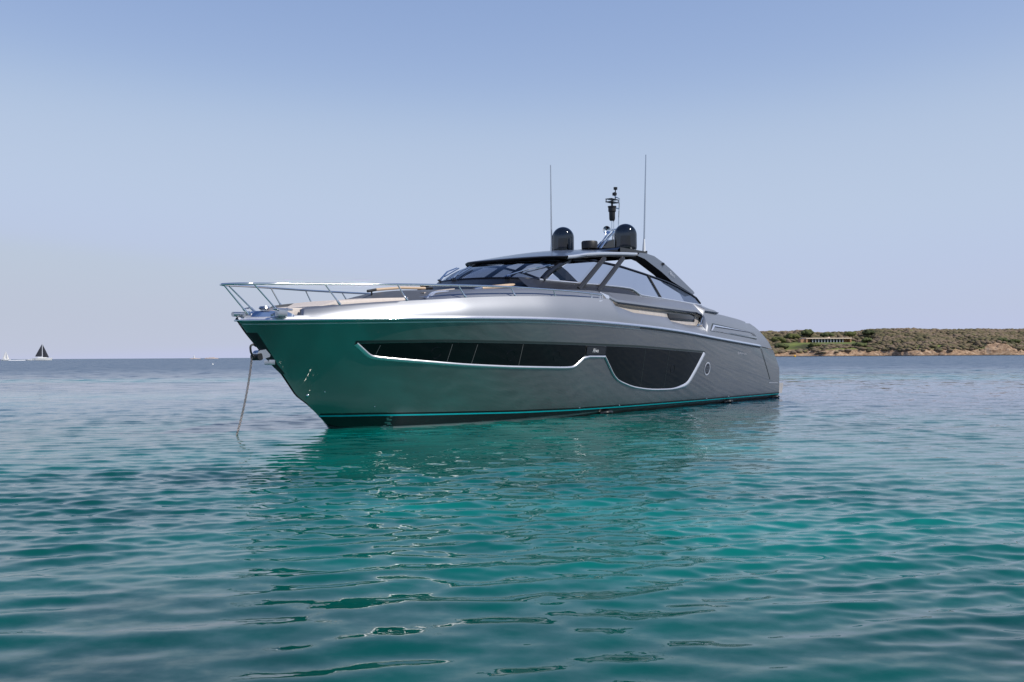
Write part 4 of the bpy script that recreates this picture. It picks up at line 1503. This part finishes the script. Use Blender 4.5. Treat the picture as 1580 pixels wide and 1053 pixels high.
# villa
M['villa_wall'] = simple('terracotta_render', (.46, .26, .15), 0, .8, nscale=1.5)
M['villa_roof'] = simple('pale_roof_slab', (.80, .64, .50), 0, .8, nscale=1.0)
M['villa_glass'] = simple('villa_glazing', (.02, .03, .05), 0, .1)
M['villa_col'] = simple('villa_column_paint', (.42, .46, .54), 0, .6)
v = empty('villa', (306, 960, 13.2), R(12))
tag(v, 'long low flat roofed villa with a row of dark windows on the green slope', 'house')
mb = MB()
mb.box((-24, 0.3, 3.6), (24, 12, 4.6), bev=.05)
mb.build('roof', M['villa_roof'], v, smooth=False)
mb = MB()
mb.box((-24, 6, 0), (24, 11.5, 3.6))
mb.box((-24, .6, 0), (-22.4, 6, 3.6))
mb.box((22.6, .6, 0), (24, 6, 3.6))
mb.box((-29, 2.0, -.3), (-24.2, 8, 3.2))
mb.build('wall', M['villa_wall'], v, smooth=False)
mb = MB()
mb.box((-16.5, 3.0, 0), (15.0, 5.98, 3.58))
mb.build('glazing', M['villa_glass'], v, smooth=False)
for k in range(11):
    mb = MB()
    xx = -16.8 + 3.2 * k
    mb.box((xx - .35, 1.2, 0), (xx + .35, 1.9, 3.58))
    mb.build('column', M['villa_col'], v, smooth=False)
mb = MB()
mb.box((-20, 0, -1.2), (22, 6, -.02))
mb.build('terrace', M['villa_roof'], v, smooth=False)
mb = MB()
mb.box((4, 9, 4.6), (6, 11, 5.6))
mb.build('chimney', M['villa_roof'], v, smooth=False)

# yellow mark off the rocks
M['yellow'] = simple('yellow_buoy_paint', (.80, .42, .01), 0, .5)
by = empty('buoy', (222, 782, 0))
tag(by, 'small yellow buoy floating off the rocky shore behind the yacht stern', 'buoy')
mb = MB()
mb.lathe((0, 0, -.5), [(0, 0), (.7, .1), (.95, .6), (.9, 1.2), (.5, 1.6), (.2, 1.8), (0, 1.8)], 18)
mb.build('float', M['yellow'], by)
mb = MB()
mb.tube([(0, 0, 1.2), (0, 0, 2.1)], .08)
mb.build('topmark', M['yellow'], by)

# ================================================================== FAR LEFT: boats, islets, lighthouse
M['white_boat'] = simple('white_gelcoat', (.80, .80, .78), 0, .35, var=.03)
M['sail_dark'] = simple('dark_sailcloth', (.025, .028, .040), 0, .8)
M['sail_white'] = simple('white_sailcloth', (.80, .78, .74), 0, .8, var=.04)
M['foam'] = simple('white_foam', (.82, .83, .84), 0, .9, nscale=.5, var=.1)
def boat_hull(L_, beam, z1, mat, parent, bow=1):
    mb = MB()
    rows = []
    for u in np.linspace(-1, 1, 17):
        b = beam / 2 * max(.03, 1 - max(0, u * bow) ** 2.2) * (.8 if u * bow < -.8 else 1)
        rake = (u * L_ / 2 * .92, u * L_ / 2)
        zt = z1 * (1 + .12 * max(0, u * bow))
        rows.append([(rake[0], -b * .2, -.4), (rake[0], -b * .8, .15), (rake[1], -b, zt), (rake[1], 0, zt + .1), (rake[1], b, zt), (rake[0], b * .8, .15), (rake[0], b * .2, -.4)])
    mb.grid(rows)
    return mb.build('hull', mat, parent)
def sail(pts, mat, parent, name, belly):
    """three corners, with belly and a thickness"""
    A_, B_, C_ = [Vector(p) for p in pts]
    mb = MB()
    for th in (0, .06):
        rows = []
        for u in np.linspace(0, 1, 9):
            l_, r_ = A_.lerp(C_, u), B_.lerp(C_, u)
            rows.append([l_.lerp(r_, w) + Vector((0, -belly * math.sin(math.pi * w) * (1 - u) ** .5 + th, 0)) for w in np.linspace(0, 1, 7)])
        mb.grid(rows)
    return mb.build(name, mat, parent)
def sailboat(px, D, L_, H_, sailmat, label, bow, base_y):
    o = empty('sailboat', ((px - 790) / FPX * D, D, 0), R(28))
    tag(o, label, 'sailboat')
    boat_hull(L_, L_ * .27, L_ * .12, M['white_boat'], o, bow)
    mb = MB()
    mb.box((-L_ * .24, -L_ * .08, L_ * .11), (L_ * .20, L_ * .08, L_ * .165), bev=.15)
    mb.build('cabin', M['white_boat'], o)
    mb = MB()
    mb.tube([(0, 0, 0), (0, 0, H_)], [L_ * .011 + .05, .08], 8)
    mb.tube([(0, 0, L_ * .20), (-bow * L_ * .36, 0, L_ * .20)], .14, 6)
    mb.build('mast', M['white_boat'], o)
    sail([(-bow * .45, 0, L_ * .21), (-bow * L_ * .36, 0, L_ * .21), (-bow * .35, 0, H_ * .93)], sailmat, o, 'mainsail', .6)
    sail([(bow * .45, 0, L_ * .17), (bow * L_ * .33, 0, L_ * .16), (bow * .3, 0, H_ * .90)], sailmat, o, 'jib', .7)
sailboat(65.3, 1150, 21.5, 20.5, M['sail_dark'], 'white sailing yacht with two dark sails far off on the left horizon', 1, 555)
sailboat(9.0, 1150, 10.0, 11.5, M['sail_white'], 'small white sailboat with white sail at the left edge of the horizon', 1, 555)
pb = empty('motorboat', ((45 - 790) / FPX * 1120, 1120, 0), R(25))
tag(pb, 'low white motorboat throwing a wake between the two distant sailboats', 'motorboat')
boat_hull(6.5, 2.4, 1.2, M['white_boat'], pb, 1)
mb = MB()
mb.prism([(-1.2, -.8, .85), (1.0, -.8, .85), (.3, -.8, 1.5), (-.9, -.8, 1.5)], (0, 1.6, 0))
mb.build('cabin', M['white_boat'], pb, smooth=False)
mb = MB()
rows = []
gw = np.random.default_rng(3)
for u in np.linspace(0, 1, 60):
    w = .8 + 1.6 * u
    hh = (.95 - .5 * u) * (.7 + .5 * gw.random())
    rows.append([(-3 - 19.5 * u, y_ * w, z_) for y_, z_ in ((-1, -.1), (-.6, hh * .8), (0, hh), (.6, hh * .7), (1, -.1))])
mb.grid(rows)
wk = mb.build('wake', M['foam'])
wk.location = pb.location
tag(wk, 'line of white foam trailing behind the distant motorboat', 'wake', kind='stuff')

# lighthouse on its low islets
M['islet'] = simple('pink_granite', (.44, .36, .32), 0, .9, nscale=.3, var=.3)
def islet(px, D, wid, h, seed):
    g = np.random.default_rng(seed)
    mb = MB()
    rows = []
    for u in np.linspace(-1, 1, 25):
        hh = h * max(0, 1 - u * u) ** .6 * (.6 + .6 * g.random())
        rows.append([(u * wid / 2, y_ * wid * .2 * math.sqrt(max(.01, 1 - u * u)), z_) for y_, z_ in ((-1, -.5), (-.6, hh * .7), (0, hh), (.6, hh * .8), (1, -.5))])
    mb.grid(rows)
    o = mb.build('islet', M['islet'], smooth=False)
    o.location = ((px - 790) / FPX * D, D, 0)
    tag(o, kind='structure')
DI = 2300
islet(301, DI, 27, 2.2, 1)
islet(326, DI, 34, 3.6, 2)
lh = empty('lighthouse', ((299.4 - 790) / FPX * DI, DI, 1.2))
tag(lh, 'tiny white lighthouse on a low pink rock islet on the horizon', 'lighthouse')
mb = MB()
mb.lathe((0, 0, 0), [(0, 0), (1.5, 0), (1.1, 5.0), (1.5, 5.05), (1.5, 5.4), (0, 5.4)], 16)
mb.build('tower', M['white_boat'], lh)
mb = MB()
mb.lathe((0, 0, 5.4), [(.9, 0), (.9, 1.0), (.6, 1.5), (0, 1.9)], 12)
mb.build('lantern_room', M['white_boat'], lh)
wb = empty('buoy', ((328 - 790) / FPX * 235, 235, 0))
tag(wb, 'small white mooring buoy alone on the open water left of the bow', 'buoy')
mb = MB()
mb.lathe((0, 0, -.15), [(0, 0), (.16, .05), (.22, .2), (.16, .36), (.05, .42), (.04, .55), (0, .56)], 14)
mb.build('float', M['white_boat'], wb)
